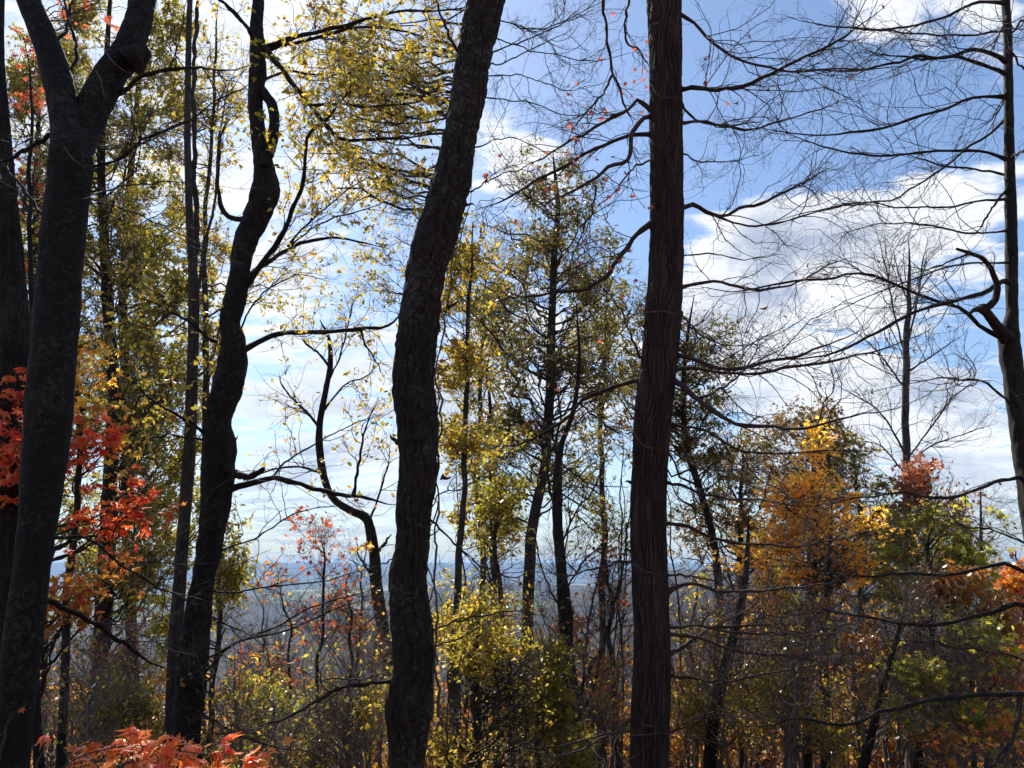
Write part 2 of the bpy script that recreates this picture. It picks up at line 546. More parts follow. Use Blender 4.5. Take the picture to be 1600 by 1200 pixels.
L_BUSH = leafmat('leaf_olive_yellow', [(.20, .19, .03), (.38, .30, .045), (.17, .17, .035), (.46, .33, .055), (.30, .19, .045)], trans=.72, bright=1.35)
L_GREEN = leafmat('leaf_green', [(.18, .20, .035), (.32, .31, .05), (.42, .36, .06), (.22, .22, .04)], trans=.70, bright=1.25)

# ------------------------------------------------------------------ ground, valley and ridge

def terrain():
    na, nr = 360, 230
    rr = np.concatenate([[0.0], np.geomspace(.6, 26000, nr)])
    az = np.radians(np.linspace(0, 360, na, endpoint=False))
    # closer spacing of the spokes ahead of the viewer
    az = az - .62 * np.sin(az)
    r, a = np.meshgrid(rr, az, indexing='ij')
    x = r * np.sin(a); y = r * np.cos(a)
    y = np.where(y < 0, np.maximum(y, -400), y); x = np.where(y < 0, np.clip(x, -9000, 9000), x)
    z = ground_z(x, y)
    far = np.clip((r - 120) / 300, 0, 1) * np.clip((9000 - r) / 4000, .2, 1)
    z = z + far * (RNG.random(z.shape) - .5) * np.clip(r * .004, 0, 7)
    V = np.stack([x, y, z], -1).reshape(-1, 3)
    idx = np.arange((nr + 1) * na).reshape(nr + 1, na)
    nx = np.roll(idx, -1, 1)
    Q = np.stack([idx[:-1], idx[1:], nx[1:], nx[:-1]], -1).reshape(-1, 4)
    acc = Acc(); acc.add(V, Q)
    m, n = mat_new('hillside_and_valley')
    g = n.new('ShaderNodeNewGeometry').outputs['Position']
    near = n.ramp(n.noise(g, 9, 8, .7), [(.3, (.045, .028, .018)), (.5, (.12, .07, .04)), (.62, (.19, .11, .05)), (.75, (.07, .06, .03))])
    wood = n.ramp(n.noise(g, .012, 9, .72), [(.32, (.018, .017, .014)), (.46, (.036, .029, .024)), (.56, (.060, .044, .034)), (.68, (.034, .036, .020)), (.8, (.070, .038, .024))])
    flat2 = n.vm('MULTIPLY', g, (1, .45, 0))
    vo = n.new('ShaderNodeTexVoronoi', {'Vector': flat2, 'Scale': .0035, 'Randomness': .9})
    fcol = n.ramp(n.new('ShaderNodeSeparateXYZ', {0: vo.outputs['Color']}).outputs[0], [(.2, (.09, .12, .05)), (.45, (.26, .23, .14)), (.7, (.14, .17, .07)), (.85, (.30, .27, .19))], 'CONSTANT')
    fm = n.m('MULTIPLY', n.smooth(n.noise(flat2, .0011, 5, .6), .49, .54), .85)
    dist = n.vm('LENGTH', g, out=1)
    plain = n.m('MULTIPLY', n.smooth(dist, 2300, 3600), n.m('SUBTRACT', 1, n.smooth(dist, 10500, 11500)))
    valley = n.mix(n.m('MULTIPLY', fm, plain), wood, fcol)
    col = n.mix(n.smooth(dist, 60, 140), near, valley)
    bp = n.new('ShaderNodeBump', {'Strength': .6, 'Distance': .04, 'Height': n.noise(g, 22, 6, .7)})
    p = n.new('ShaderNodeBsdfPrincipled', {'Base Color': col, 'Roughness': .95, 'Specular IOR Level': .1, 'Normal': bp.outputs[0]})
    n.new('ShaderNodeOutputMaterial', {0: p.outputs[0]})
    o = acc.obj('ground', m)
    o['kind'] = 'structure'; o['label'] = 'leaf covered hillside falling away to a hazy valley and a blue ridge'


terrain()


def distant_woods():
    """bare and coloured trees on the slope below, too many and too far to count"""
    N = 5200
    r = np.exp(RNG.uniform(math.log(34), math.log(1500), N)); a = np.radians(RNG.uniform(-42, 42, N))
    x = r * np.sin(a); y = r * np.cos(a)
    z = ground_z(x, y)
    h = RNG.uniform(6, 11, N) * np.clip(.55 + r / 300, .5, 1.3)
    # keep the crowns under the open line of sight to the valley
    lim = 1.6 - r * np.where(np.degrees(a) < 0, .115, .05) - 1
    ok = z + h < lim
    x, y, z, h, r = x[ok], y[ok], z[ok], h[ok], r[ok]; N = len(x)
    base = np.stack([x, y, z], 1)
    top = base + np.stack([RNG.normal(size=N) * .4, RNG.normal(size=N) * .4, h], 1)
    P = base[:, None] + (top - base)[:, None] * np.linspace(0, 1, 4)[None, :, None]
    R = (h * .014)[:, None] * np.array([1, .8, .5, .1])
    acc = Acc(); tubes(acc, P, R, 3)
    P1, R1 = spawn(P, R, 10, 1, (25, 60), .25, 1, K=3, curl=.15, up=.25, r0=.06, r1=.008)
    sc = np.linalg.norm(P1[:, -1] - P1[:, 0], axis=1)
    P1 = P1[:, :1] + (P1 - P1[:, :1]) * 2.6
    tubes(acc, P1, R1 * 1.2, 3)
    P2, R2 = spawn(P1, R1, 5, 1.3, (25, 60), .2, 1, K=3, curl=.2, up=.15, r0=.03, r1=.008)
    tubes(acc, P2, np.maximum(R2, .008), 3)
    acc.obj('bare_woodland', M_TWIG, kind='stuff')['label'] = 'bare grey woodland on the slope below the overlook'
    f = leaf_frames(P2, 1.3, .30, .1, .9)
    b = Acc(); leaves_mesh(b, f, 'round')
    o = b.obj('autumn_foliage', L_RUST, kind='stuff'); o['label'] = 'thin rusty foliage left on the woodland below'


distant_woods()

# haze: thin blue valley air
def haze():
    x0, x1, y0, y1, z0, z1 = -27500, 27500, -600, 27500, -330, 60
    V = np.array([[x, y, z] for z in (z0, z1) for y in (y0, y1) for x in (x0, x1)], float)
    Q = [[0, 2, 3, 1], [4, 5, 7, 6], [0, 1, 5, 4], [2, 6, 7, 3], [0, 4, 6, 2], [1, 3, 7, 5]]
    m, n = mat_new('haze_air')
    v = n.new('ShaderNodeVolumePrincipled', {'Color': (.42, .66, 1.0, 1), 'Density': 6e-5, 'Anisotropy': .2})
    n.new('ShaderNodeOutputMaterial', {'Volume': v.outputs[0]})
    a = Acc(); a.add(V, Q)
    o = a.obj('haze', m, kind='stuff', smooth=False)
    o['label'] = 'thin blue haze over the valley'


haze()

# ------------------------------------------------------------------ trees

def surf(path, R, kind, sides, rings, name_seed=1, amp=1.0):
    """closed trunk surface with real bark relief; path (n,3), R (n)"""
    q = cr(np.column_stack([path, R]), rings)
    P, R = q[:, :3], q[:, 3]
    T = nrm(np.gradient(P, axis=0))
    ref = np.array([0, -1.0, 0.0])
    u = nrm(ref - (T @ ref)[:, None] * T); v = np.cross(T, u)
    a = np.arange(sides) * 2 * math.pi / sides
    s = np.concatenate([[0], np.cumsum(np.linalg.norm(np.diff(P, axis=0), axis=1))])
    A, Sg = np.meshgrid(a / (2 * math.pi), s)
    w = lambda fx, fy, sd: vnoise(A * fx, Sg * fy + 50, name_seed * 31 + sd, wrap=int(fx))
    low = (w(3, 1.1, 1) - .5) * .16 + (w(6, 3.0, 2) - .5) * .09 + (w(12, 9, 12) - .5) * .03
    if kind == 'ridge':
        warp = (w(5, 1.6, 3) - .5) * 1.8 + (w(16, 4.0, 4) - .5) * 1.5 + (w(40, 12, 9) - .5) * .9
        b = np.abs(np.sin(math.pi * (A * 30 + warp)))
        brk = w(26, 7, 5)
        d = (b ** .6) * .20 + (brk - .5) * .06 + (w(60, 26, 6) - .5) * .03
        low = low * .35
    elif kind == 'plate':
        warp = (w(5, 3, 3) - .5) * 1.8 + (w(12, 9, 4) - .5) * 1.3
        b = np.abs(np.sin(math.pi * (A * 11 + warp)))
        b2 = np.abs(np.sin(math.pi * (Sg * 5.2 + (w(7, 4, 7) - .5) * 3.2 + A * 3)))
        pl_ = np.minimum(b * 1.1, .35 + b2 * .9)
        d = np.minimum(pl_, .55) * .22 + (w(26, 16, 8) - .5) * .12 + (w(60, 40, 6) - .5) * .02
        low = low * .8
    elif kind == 'knob':
        d = (w(9, 7, 3) - .5) * .14 + (w(20, 18, 4) - .5) * .07 + (w(44, 30, 5) - .5) * .035
    else:
        d = (w(10, 3.5, 3) - .5) * .07 + (w(24, 12, 4) - .5) * .05 + (w(50, 34, 5) - .5) * .025
    d = d - np.percentile(d, 78)
    rad = R[:, None] * (1 + (low + d) * amp)
    V = P[:, None] + rad[..., None] * (np.cos(A * 2 * math.pi)[..., None] * u[:, None] + np.sin(A * 2 * math.pi)[..., None] * v[:, None])
    idx = np.arange(rings * sides).reshape(rings, sides); nx = np.roll(idx, -1, 1)
    Q = np.stack([idx[:-1], nx[:-1], nx[1:], idx[1:]], -1).reshape(-1, 4)
    acc = Acc(); acc.add(V.reshape(-1, 3), Q)
    return acc


class Tree:
    def __init__(s, name, label, trunk, d, mat, kind='knob', sides=24, rings=140, cat='tree', group=None,
                 top=None, seed=1, twig=None, lean_top=0.0, amp=1.0, dtop=0.0):
        """trunk: (px, py, width px) from the bottom up, at horizontal distance d"""
        tr = np.array(trunk, float)
        k = np.linspace(0, 1, len(tr))
        P, t = at(tr[:, 0], tr[:, 1], d + dtop * k)
        R = tr[:, 2] * .5 * t / F
        if not top:
            R[-1] *= .3
        s.d = d
        # down to the ground with a root flare
        b = P[0]
        slope = (P[0] - P[1]) / max(P[1][2] - P[0][2], .05)
        gz = float(ground_z(b[0], b[1]))
        ext = []
        if b[2] > gz + .15:
            dz = b[2] - gz
            for q, fl in ((1.0, 1.45), (.86, 1.15), (.5, 1.04)):
                p = b + np.array([slope[0] * min(.5, 1) * dz * q * .4, 0, -dz * q - (.25 if q == 1 else 0)])
                ext.append((p, R[0] * fl))
        base = ext[0][0].copy() if ext else P[0]
        base[2] = gz
        path = np.array([e[0] for e in ext] + list(P)); rad = np.array([e[1] for e in ext] + list(R))
        if top:  # carry on above the picture's edge
            up_ = nrm(P[-1] - P[-2])
            pts = [P[-1] + (up_ * .6 + np.array([lean_top * q * .2, 0, .5])) * top * q for q in (.5, 1.0)]
            path = np.vstack([path, pts]); rad = np.append(rad, [R[-1] * .7, R[-1] * .22])
        s.root = thing(name, label, cat, base, group)
        s.mat = mat; s.twig = twig or M_TWIGD
        s.path = cr(np.column_stack([path, rad]), 80)
        s.leafP = []
        if kind == 'smooth' and sides < 35:
            q = np.arange(80) / 79.0
            wg = np.stack([vnoise(q * 9 + seed, q * 0 + j, 61) - .5 + .4 * (vnoise(q * 26 + seed, q * 0 + j, 62) - .5) for j in range(2)], 1) * min(.16, .011 * d) * np.sqrt(q)[:, None]
            s.path[:, :2] += wg
            path, rad = s.path[:, :3], s.path[:, 3]
        surf(path, rad, kind, sides, rings, seed, amp).obj('trunk', mat, s.root)
        s.fr = []

    def limb(s, pts, w0, w1, d0=0.0, d1=None, K=26, sides=7, tw=1.0, L1=.75, n1=5.0, up=.04, flat=.35, levels=3,
             r=(.0055, .0034, .0021), name='branch', wig=.012, mat=None, keep=True, curl=.34, kind=None, arc=.07):
        """a branch along photo pixels; depth runs from trunk depth + d0 to + d1"""
        a = np.array(pts, float)
        if d1 is None: d1 = d0 + random.uniform(-1.2, .7)
        k = np.concatenate([[0], np.cumsum(np.hypot(np.diff(a[:, 0]), np.diff(a[:, 1])))]); k /= k[-1]
        dep = s.d + d0 + (d1 - d0) * k ** .8
        P, t = at(a[:, 0], a[:, 1], dep)
        w = w0 + (w1 - w0) * k
        R = w * .5 * t / F
        q = cr(np.column_stack([P, R]), K)
        P, R = q[:, :3], q[:, 3]
        nz = np.stack([vnoise(np.arange(K) * .55, np.full(K, random.random() * 90), j + 5) - .5 for j in range(3)], 1)
        nz[0] = 0
        kk = np.linspace(0, 1, K)
        if sides < 12:
            nz += .35 * np.stack([vnoise(np.arange(K) * 1.4, np.full(K, random.random() * 90), j + 25) - .5 for j in range(3)], 1) * (kk[:, None] > .02)
            P = P + nz * wig * 2.6
            R = R * (1 + (vnoise(np.arange(K) * .9, np.full(K, random.random() * 90), 3) - .5) * .5)
            if w1 < 8: R = R * .84 * (1 - .8 * kk ** 7) * (1 + .5 * np.exp(-kk * 30))
            acc = Acc(); tubes(acc, P[None], R[None], sides)
        else:
            P = P + nz * wig * .5
            if name == 'stub': R = R * (1 + .55 * np.exp(-kk * 16))
            if name == 'burl': R = R * (1 - .25 * np.abs(kk - .4))
            P = np.vstack([P, P[-1] + (P[-1] - P[-2]) / np.linalg.norm(P[-1] - P[-2]) * R[-1] * np.array([[.35], [.55], [.62]])]); R = np.append(R, R[-1] * np.array([.85, .5, .02]))
            acc = surf(P, R, 'knob' if sides < 40 else 'smooth', sides * 2, K * 5, random.randrange(99))
        o = acc.obj(name, mat or s.mat, s.root)
        s.twigs(P[None], R[None], o, tw, L1, n1, up, flat, levels, r, curl, arc)
        return P, R

    def twigs(s, P, R, parent, tw=1.0, L1=.7, n1=5.0, up=.04, flat=.35, levels=3, r=(.0055, .0034, .0021), curl=.22, arc=.1, t0=.12):
        if tw <= 0: return
        ln = np.linalg.norm(np.diff(P, axis=1), axis=2).sum(1)
        acc = Acc()
        P1, R1 = spawn(P, R, ln * n1 * tw * 1.15, L1 * 1.35, (18, 55), t0, 1, K=8, curl=curl, up=up, flat=flat, r0=r[0], r1=.0018, arc=arc)
        tubes(acc, P1, R1, 4)
        last = P1
        if levels > 1:
            P2, R2 = spawn(P1, R1, 5.5 * min(tw, 1.3), L1 * .55, (20, 60), .15, 1, K=5, curl=curl, up=up, flat=flat, r0=r[1], r1=.0010, arc=arc)
            tubes(acc, P2, R2, 3); last = P2
        if levels > 2:
            P3, R3 = spawn(P2, R2, 2.0, L1 * .2, (25, 60), .2, 1, K=4, curl=curl, up=up, flat=flat, r0=r[2], r1=.0012)
            tubes(acc, P3, R3, 3); last = P3
        if acc.n:
            acc.obj('twigs', s.twig, parent, kind='stuff', up=s.root)
        s.leafP.append(last)

    def hang(s, n, size, shape, mat, box=None, thin=1.0, singles=0, droop=.4, spread=.7, facing=.5, minpx=8.5, dens=None):
        """leaves on the finest twigs, optionally only inside a list of photo-space ellipses"""
        fr = []
        for P in s.leafP:
            if len(P): fr.append(leaf_frames_k(P, n, size, droop, spread, facing))
        fr = cat_frames(fr)
        if fr is None: return
        if box is not None:
            px, py = project(fr[0])
            keep = np.zeros(len(px), bool)
            for cx, cy, rx, ry, pr in box:
                keep |= ((((px - cx) / rx) ** 2 + ((py - cy) / ry) ** 2) < 1) & (RNG.random(len(px)) < pr)
            fr = tuple(f[keep] for f in fr)
        add_leaves(fr, shape, mat, s.root, singles, minpx)

    def crown(s, ells, leaf=None, size=.09, shape='oval', n=2.2, singles=0, tmat=None, Lt=.42, r=(.012, .005, .0025), droop=.4,
              spreadz=1.0, nl=1.0, upc=.06, low=None, rise=(.35, .9), facing=.5, sub=(7, 5), gap=.35):
        """limbs grown from the trunk to fill photo-space ellipses (cx, cy, rx, ry, limbs[, depth offset])"""
        T = s.path
        PP, RR = [], []
        for e in ells:
            cx, cy, rx, ry, m = e[:5]
            off = e[5] if len(e) > 5 else 0.0
            # clump centres leave gaps between them
            th = RNG.uniform(0, 2 * math.pi, m); rad = np.sqrt(RNG.random(m)) * RNG.uniform(.55, 1.05, m)
            px = cx + rx * rad * np.cos(th); py = cy + ry * rad * np.sin(th)
            rm = rx * s.d / F
            dep = s.d + off + RNG.normal(size=m) * rm * .55 * spreadz
            tg, _ = at(px, py, dep)
            hd = np.hypot(tg[:, 0] - T[:, 0][len(T) // 2], tg[:, 1] - T[:, 1][len(T) // 2])
            zs = tg[:, 2] - hd * RNG.uniform(rise[0], rise[1], m) - .1
            zlo = T[:, 2].min() + .6 if low is None else low
            zs = np.clip(zs, zlo, T[:, 2].max() - .05)
            st = np.stack([np.interp(zs, T[:, 2], T[:, j]) for j in range(3)], 1)
            sr = np.interp(zs, T[:, 2], T[:, 3])
            k = np.linspace(0, 1, 9)[None, :, None]
            dv = tg - st
            ctrl = st + dv * .5 + np.stack([RNG.normal(size=m) * .12, RNG.normal(size=m) * .12, -.10 * np.abs(dv[:, 2]) + RNG.normal(size=m) * .08], 1) * np.linalg.norm(dv, axis=1)[:, None]
            P = (1 - k) ** 2 * st[:, None] + 2 * k * (1 - k) * ctrl[:, None] + k ** 2 * tg[:, None]
            P[:, 1:] += RNG.normal(size=(m, 8, 3)) * .022 * np.linalg.norm(dv, axis=1)[:, None, None]
            ln = np.linalg.norm(dv, axis=1)
            r0 = np.minimum(sr * .55, .006 + .009 * ln)
            R = r0[:, None] * (1 - .82 * np.linspace(0, 1, 9)[None])
            PP.append(P); RR.append(R)
        P = np.concatenate(PP); R = np.concatenate(RR)
        acc = Acc(); tubes(acc, P, R, 5)
        ln = np.linalg.norm(P[:, -1] - P[:, 0], axis=1)
        P1, R1 = spawn(P, R, sub[0], Lt * 1.5, (25, 65), .38, 1, K=6, curl=.22, up=upc, r0=r[0], r1=.002, fade=.3)
        P2, R2 = spawn(P1, R1, sub[1], Lt * .8, (25, 65), .2, 1, K=5, curl=.25, up=upc * .5, r0=r[1], r1=.0012)
        tubes(acc, P1, R1, 3); tubes(acc, P2, np.maximum(R2, .0011), 3)
        acc.obj('branches', tmat or s.mat, s.root, kind='stuff')
        s.leafP.append(P2); s.leafP.append(P1[:, 3:])
        if leaf is not None:
            fr = cat_frames([leaf_frames_k(P2, n, size, droop, .7, facing), leaf_frames_k(P1[:, 3:], n * .5, size, droop, .7, facing)])
            # thin some zones so that sky shows through
            g = fbm(fr[0][:, 0] * 1.5 + 20, fr[0][:, 2] * 1.5 + 7, 12, 2)
            keep = RNG.random(len(g)) < np.clip((g - gap) * 7, .06, 1)
            fr = tuple(f[keep] for f in fr)
            add_leaves(fr, shape, leaf, s.root, singles)


def leaf_frames_k(P, n, size, droop, spread, facing):
    return leaf_frames(P, n, size, droop, spread, facing)


# ---------- 1. the big forked tree at the left
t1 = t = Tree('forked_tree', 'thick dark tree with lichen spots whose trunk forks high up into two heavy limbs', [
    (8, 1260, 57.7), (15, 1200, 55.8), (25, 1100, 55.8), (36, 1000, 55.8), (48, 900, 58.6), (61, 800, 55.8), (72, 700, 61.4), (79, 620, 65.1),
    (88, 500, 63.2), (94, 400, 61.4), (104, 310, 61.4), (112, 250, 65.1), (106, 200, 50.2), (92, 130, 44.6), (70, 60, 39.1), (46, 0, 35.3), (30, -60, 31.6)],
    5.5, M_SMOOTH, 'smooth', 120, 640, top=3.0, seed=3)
t.limb([(112, 262), (128, 205), (148, 165), (172, 120), (200, 78), (214, 40), (222, 0), (228, -60), (240, -140)], 52, 36, 0, .4, K=90, sides=48, tw=0, wig=.03, name='limb')
t.limb([(200, 98), (215, 88), (226, 80)], 48, 30, .1, .1, K=10, sides=16, tw=0, name='burl')
t.limb([(185, 145), (215, 125), (260, 108), (310, 105), (345, 112), (400, 100)], 8, 3, .2, -.4, tw=1.0)
t.limb([(78, 212), (45, 230), (10, 250), (-30, 255)], 9, 5, 0, -.3, tw=.6)
t.limb([(68, 335), (45, 305), (18, 272), (-10, 240)], 6, 3, 0, .3, tw=.6)
t.limb([(140, 262), (190, 245), (240, 210), (290, 190), (350, 150), (430, 120)], 4.5, 2, .1, -.5, tw=.9)
t.limb([(140, 272), (200, 236), (270, 200), (340, 180), (400, 172)], 4, 1.5, .1, .6, tw=.9)
t.limb([(140, 300), (200, 292), (280, 285), (340, 300)], 3.5, 1.5, .1, -.5, tw=.8)
t.limb([(138, 310), (200, 330), (290, 370), (350, 410)], 3, 1.5, .1, .5, tw=.8)
t.limb([(95, 130), (120, 90), (110, 30), (120, -20)], 7, 4, .1, .5, tw=.8)
t.limb([(88, 60), (108, 38), (100, 0), (112, -40)], 6, 3, .1, .6, tw=.5)
t.limb([(70, 938), (110, 955), (150, 975), (190, 1005), (230, 1030), (262, 1048)], 10, 6, .1, 1.2, tw=.9, n1=4)
t.limb([(85, 840), (140, 845), (190, 880), (240, 915), (290, 940), (340, 970), (400, 1000), (440, 1040)], 5, 2, .1, 1.6, tw=1.0)

# ---------- 2. dark trunk at the very edge
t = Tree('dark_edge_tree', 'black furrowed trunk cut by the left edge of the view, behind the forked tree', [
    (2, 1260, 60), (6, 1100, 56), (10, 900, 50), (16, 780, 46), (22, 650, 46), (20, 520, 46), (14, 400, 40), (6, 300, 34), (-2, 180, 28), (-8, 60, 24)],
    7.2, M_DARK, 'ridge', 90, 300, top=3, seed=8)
t.limb([(40, 560), (60, 520), (66, 470)], 8, 3, 0, .5, tw=.7)

# ---------- 3. crooked knobby tree with the yellow leaves
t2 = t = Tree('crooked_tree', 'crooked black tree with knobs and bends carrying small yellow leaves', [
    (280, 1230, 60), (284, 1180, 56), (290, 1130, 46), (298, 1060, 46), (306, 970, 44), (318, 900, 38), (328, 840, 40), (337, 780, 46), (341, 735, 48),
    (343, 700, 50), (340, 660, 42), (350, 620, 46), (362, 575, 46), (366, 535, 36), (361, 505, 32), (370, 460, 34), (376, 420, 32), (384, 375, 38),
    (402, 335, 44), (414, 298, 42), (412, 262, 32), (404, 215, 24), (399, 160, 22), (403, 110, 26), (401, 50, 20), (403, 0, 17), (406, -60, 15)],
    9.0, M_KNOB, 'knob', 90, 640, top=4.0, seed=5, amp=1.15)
Y = dict(L1=.8, n1=4.6, up=.05, flat=.2)
t.limb([(412, 262), (424, 225), (428, 188), (423, 160), (405, 135), (402, 112)], 17, 15, -.1, .0, K=40, sides=14, tw=0, wig=.02, name='limb')
t.limb([(405, 82), (385, 40), (350, 5), (325, -20)], 9, 6, 0, -.5, tw=.8, **Y)
t.limb([(408, 62), (445, 115), (480, 160), (510, 198), (532, 216), (560, 219), (620, 216), (690, 212)], 11, 5, 0, -1.2, tw=1.2, **Y)
t.limb([(410, 76), (440, 66), (480, 55), (560, 35), (620, 18), (690, 17), (740, 10)], 9, 4, .1, -1.0, tw=1.2, **Y)
t.limb([(412, 78), (500, 58), (560, 43), (620, 47), (680, 62), (715, 80)], 7, 3, .1, -.4, tw=1.2, **Y)
t.limb([(490, 165), (520, 161), (580, 166), (640, 162), (690, 150)], 5, 3, -.6, -1.2, tw=1.3, **Y)
t.limb([(398, 130), (450, 112), (500, 118), (560, 110), (600, 100)], 5, 2, .1, .8, tw=1.2, **Y)
t.limb([(382, 446), (420, 400), (440, 365), (457, 330), (472, 290), (478, 240), (482, 208), (505, 194), (530, 160), (580, 110)], 12, 3, 0, -1.0, tw=1.1, **Y)
t.limb([(384, 438), (425, 405), (460, 385), (510, 372), (560, 378), (610, 390)], 10, 3, 0, .9, tw=1.1, **Y)
t.limb([(450, 385), (490, 340), (540, 300), (600, 262), (640, 250)], 4, 1.6, .3, 1.0, tw=1.2, **Y)
t.limb([(455, 382), (500, 350), (560, 330), (640, 300)], 3.5, 1.6, .3, -.6, tw=1.2, **Y)
t.limb([(375, 552), (395, 538), (415, 527), (440, 520), (500, 519), (560, 515), (605, 508), (635, 480)], 12, 6, 0, .8, tw=1.0, **Y)
t.limb([(562, 516), (572, 540), (590, 570), (600, 590)], 5, 2, .6, .9, tw=1, **Y)
t.limb([(352, 768), (385, 757), (420, 747), (455, 752), (500, 766), (560, 776), (615, 788)], 13, 6, 0, .3, tw=.7, sides=9, **Y)
t.limb([(552, 774), (562, 715), (572, 665), (592, 620)], 6, 2.5, .2, .4, tw=1, **Y)
t.limb([(420, 748), (450, 720), (500, 690), (560, 660), (610, 645)], 4, 1.5, .1, .8, tw=1, **Y)
t.limb([(352, 732), (378, 744), (398, 741), (412, 733)], 14, 8, -.1, -.4, tw=.2, sides=10, **Y)
t.limb([(352, 540), (325, 525), (300, 505), (270, 490), (235, 470), (190, 455)], 7, 2.5, 0, -.5, tw=1.3, **Y)
t.limb([(332, 686), (290, 655), (240, 628), (205, 595), (160, 580)], 7, 2.5, 0, -.8, tw=1.3, **Y)
t.limb([(325, 690), (270, 680), (210, 690), (150, 700)], 4, 2, 0, .5, tw=1.2, **Y)
t.limb([(392, 340), (368, 342), (350, 332), (341, 305), (340, 270), (345, 225), (356, 175)], 11, 3, 0, .4, tw=1.1, **Y)
t.limb([(372, 520), (400, 470), (430, 445), (470, 430), (520, 440)], 4, 1.6, 0, .6, tw=1.2, **Y)
t.limb([(345, 860), (400, 840), (470, 800), (540, 790)], 4, 1.6, 0, -.4, tw=1.0, L1=.7, n1=4)
t.limb([(318, 920), (370, 925), (440, 915), (520, 905), (600, 880)], 4, 2, 0, -1.2, tw=.9, L1=.6, n1=4)
t.limb([(310, 1060), (360, 1010), (430, 980), (500, 945), (590, 920)], 5, 2.5, -.2, -1.0, tw=.9, L1=.6, n1=4)
t.limb([(300, 1040), (380, 1000), (450, 985), (530, 950), (600, 925)], 5, 2.2, -.2, -1.6, tw=.9, L1=.6, n1=4)
t.limb([(315, 1115), (380, 1150), (450, 1170), (520, 1180)], 5, 2, -.2, -1.4, tw=1.2, L1=.6, n1=5)
t.hang(2.3, .074, 'oval', L_YELLOW, [(560, 110, 190, 130, 1.0), (520, 220, 200, 100, .75), (430, 60, 160, 110, .6), (520, 400, 160, 140, .42),
                                       (640, 330, 70, 130, .85), (520, 620, 160, 110, .28), (230, 560, 140, 170, .7), (180, 640, 120, 80, .6), (360, 250, 70, 140, .3), (560, 720, 90, 90, .12)],
       singles=300, minpx=7.5)

# ---------- 4. slim twin stem beside it
t = Tree('slender_tree', 'slim straight grey-brown stem close beside the crooked tree, splitting in two', [
    (262, 1240, 24), (268, 1130, 22), (274, 1000, 21), (282, 900, 20), (289, 800, 20), (296, 700, 19), (300, 600, 18), (303, 500, 17), (302, 430, 15), (296, 340, 11), (293, 200, 10), (294, 100, 9), (298, -20, 8)],
    10.2, M_GREY, 'smooth', 40, 320, top=3, seed=12)
t.limb([(302, 440), (308, 380), (305, 300), (304, 200), (303, 100), (308, 0), (312, -60)], 11, 7, .1, .2, K=60, sides=10, tw=.2, wig=.02, name='limb')
t.limb([(306, 470), (322, 380), (336, 300), (345, 200), (360, 120)], 7, 3, .1, .8, tw=.8)
t.limb([(298, 600), (330, 560), (350, 480), (362, 420)], 4, 2, .1, .6, tw=.8)
t.hang(.5, .085, 'oval', L_YELLOW, [(310, 250, 90, 260, .8)])

# ---------- 5. the heavy leaning tree in the middle
t3 = t = Tree('leaning_tree', 'stout dark trunk in the middle leaning right as it rises, with a vine', [
    (634, 1270, 60), (636, 1200, 58), (637, 1150, 62), (640, 1105, 75), (643, 1075, 68), (646, 1040, 63), (645, 1000, 66), (640, 950, 64), (638, 900, 62), (645, 850, 56),
    (646, 800, 57), (652, 750, 58), (653, 700, 60), (651, 650, 67), (645, 600, 67), (648, 560, 68), (656, 500, 68), (662, 450, 64), (672, 400, 66), (688, 350, 66), (701, 300, 64),
    (713, 250, 59), (722, 200, 55), (731, 150, 56), (738, 100, 55), (748, 50, 56), (760, 0, 58), (772, -60, 56)],
    6.0, M_PLATE, 'plate', 132, 620, top=4.5, seed=2, lean_top=.25)
t.limb([(722, 90), (703, 60), (690, 25), (678, -10)], 6, 4, 0, -.3, tw=.5)
for pts, w in (([(760, 85), (800, 70), (850, 50), (930, 15)], 3), ([(757, 105), (800, 92), (870, 58), (900, 40)], 3), ([(750, 150), (830, 162), (900, 180), (980, 170)], 2.5),
               ([(755, 120), (820, 118), (880, 140), (940, 130)], 2.5), ([(742, 230), (800, 215), (850, 235), (920, 240)], 2.5), ([(735, 300), (790, 270), (850, 265)], 3),
               ([(770, 30), (830, 45), (890, 30), (960, -10)], 3), ([(765, 60), (840, 80), (930, 95), (1000, 80)], 2.5)):
    t.limb(pts, w, 1.5, .1, random.uniform(-.4, 1.4), tw=1.3, L1=.6, n1=4, flat=.1)
t.limb([(618, 1058), (585, 1068), (550, 1070), (515, 1082), (480, 1105), (430, 1127), (380, 1142), (330, 1150)], 8, 4, 0, -.8, tw=1.0, L1=.55, n1=4)
t.limb([(616, 1050), (560, 1062), (520, 1060), (470, 1080)], 4, 2, 0, .6, tw=.8, L1=.5)
t.limb([(672, 985), (720, 970), (760, 960), (810, 955), (860, 965)], 4, 2, 0, .8, tw=.8, L1=.5)
t.limb([(672, 1010), (710, 1000), (760, 975), (800, 950)], 3, 1.5, 0, .3, tw=.8, L1=.5)
t.limb([(668, 810), (700, 840), (740, 875), (790, 900), (850, 890)], 4, 2, 0, .8, tw=.9, L1=.6)
t.limb([(668, 800), (690, 770), (730, 760), (790, 720)], 3, 1.5, 0, .8, tw=.9, L1=.6)
t.limb([(622, 870), (600, 880), (570, 885), (540, 870)], 3, 1.5, 0, .4, tw=.6, L1=.4)
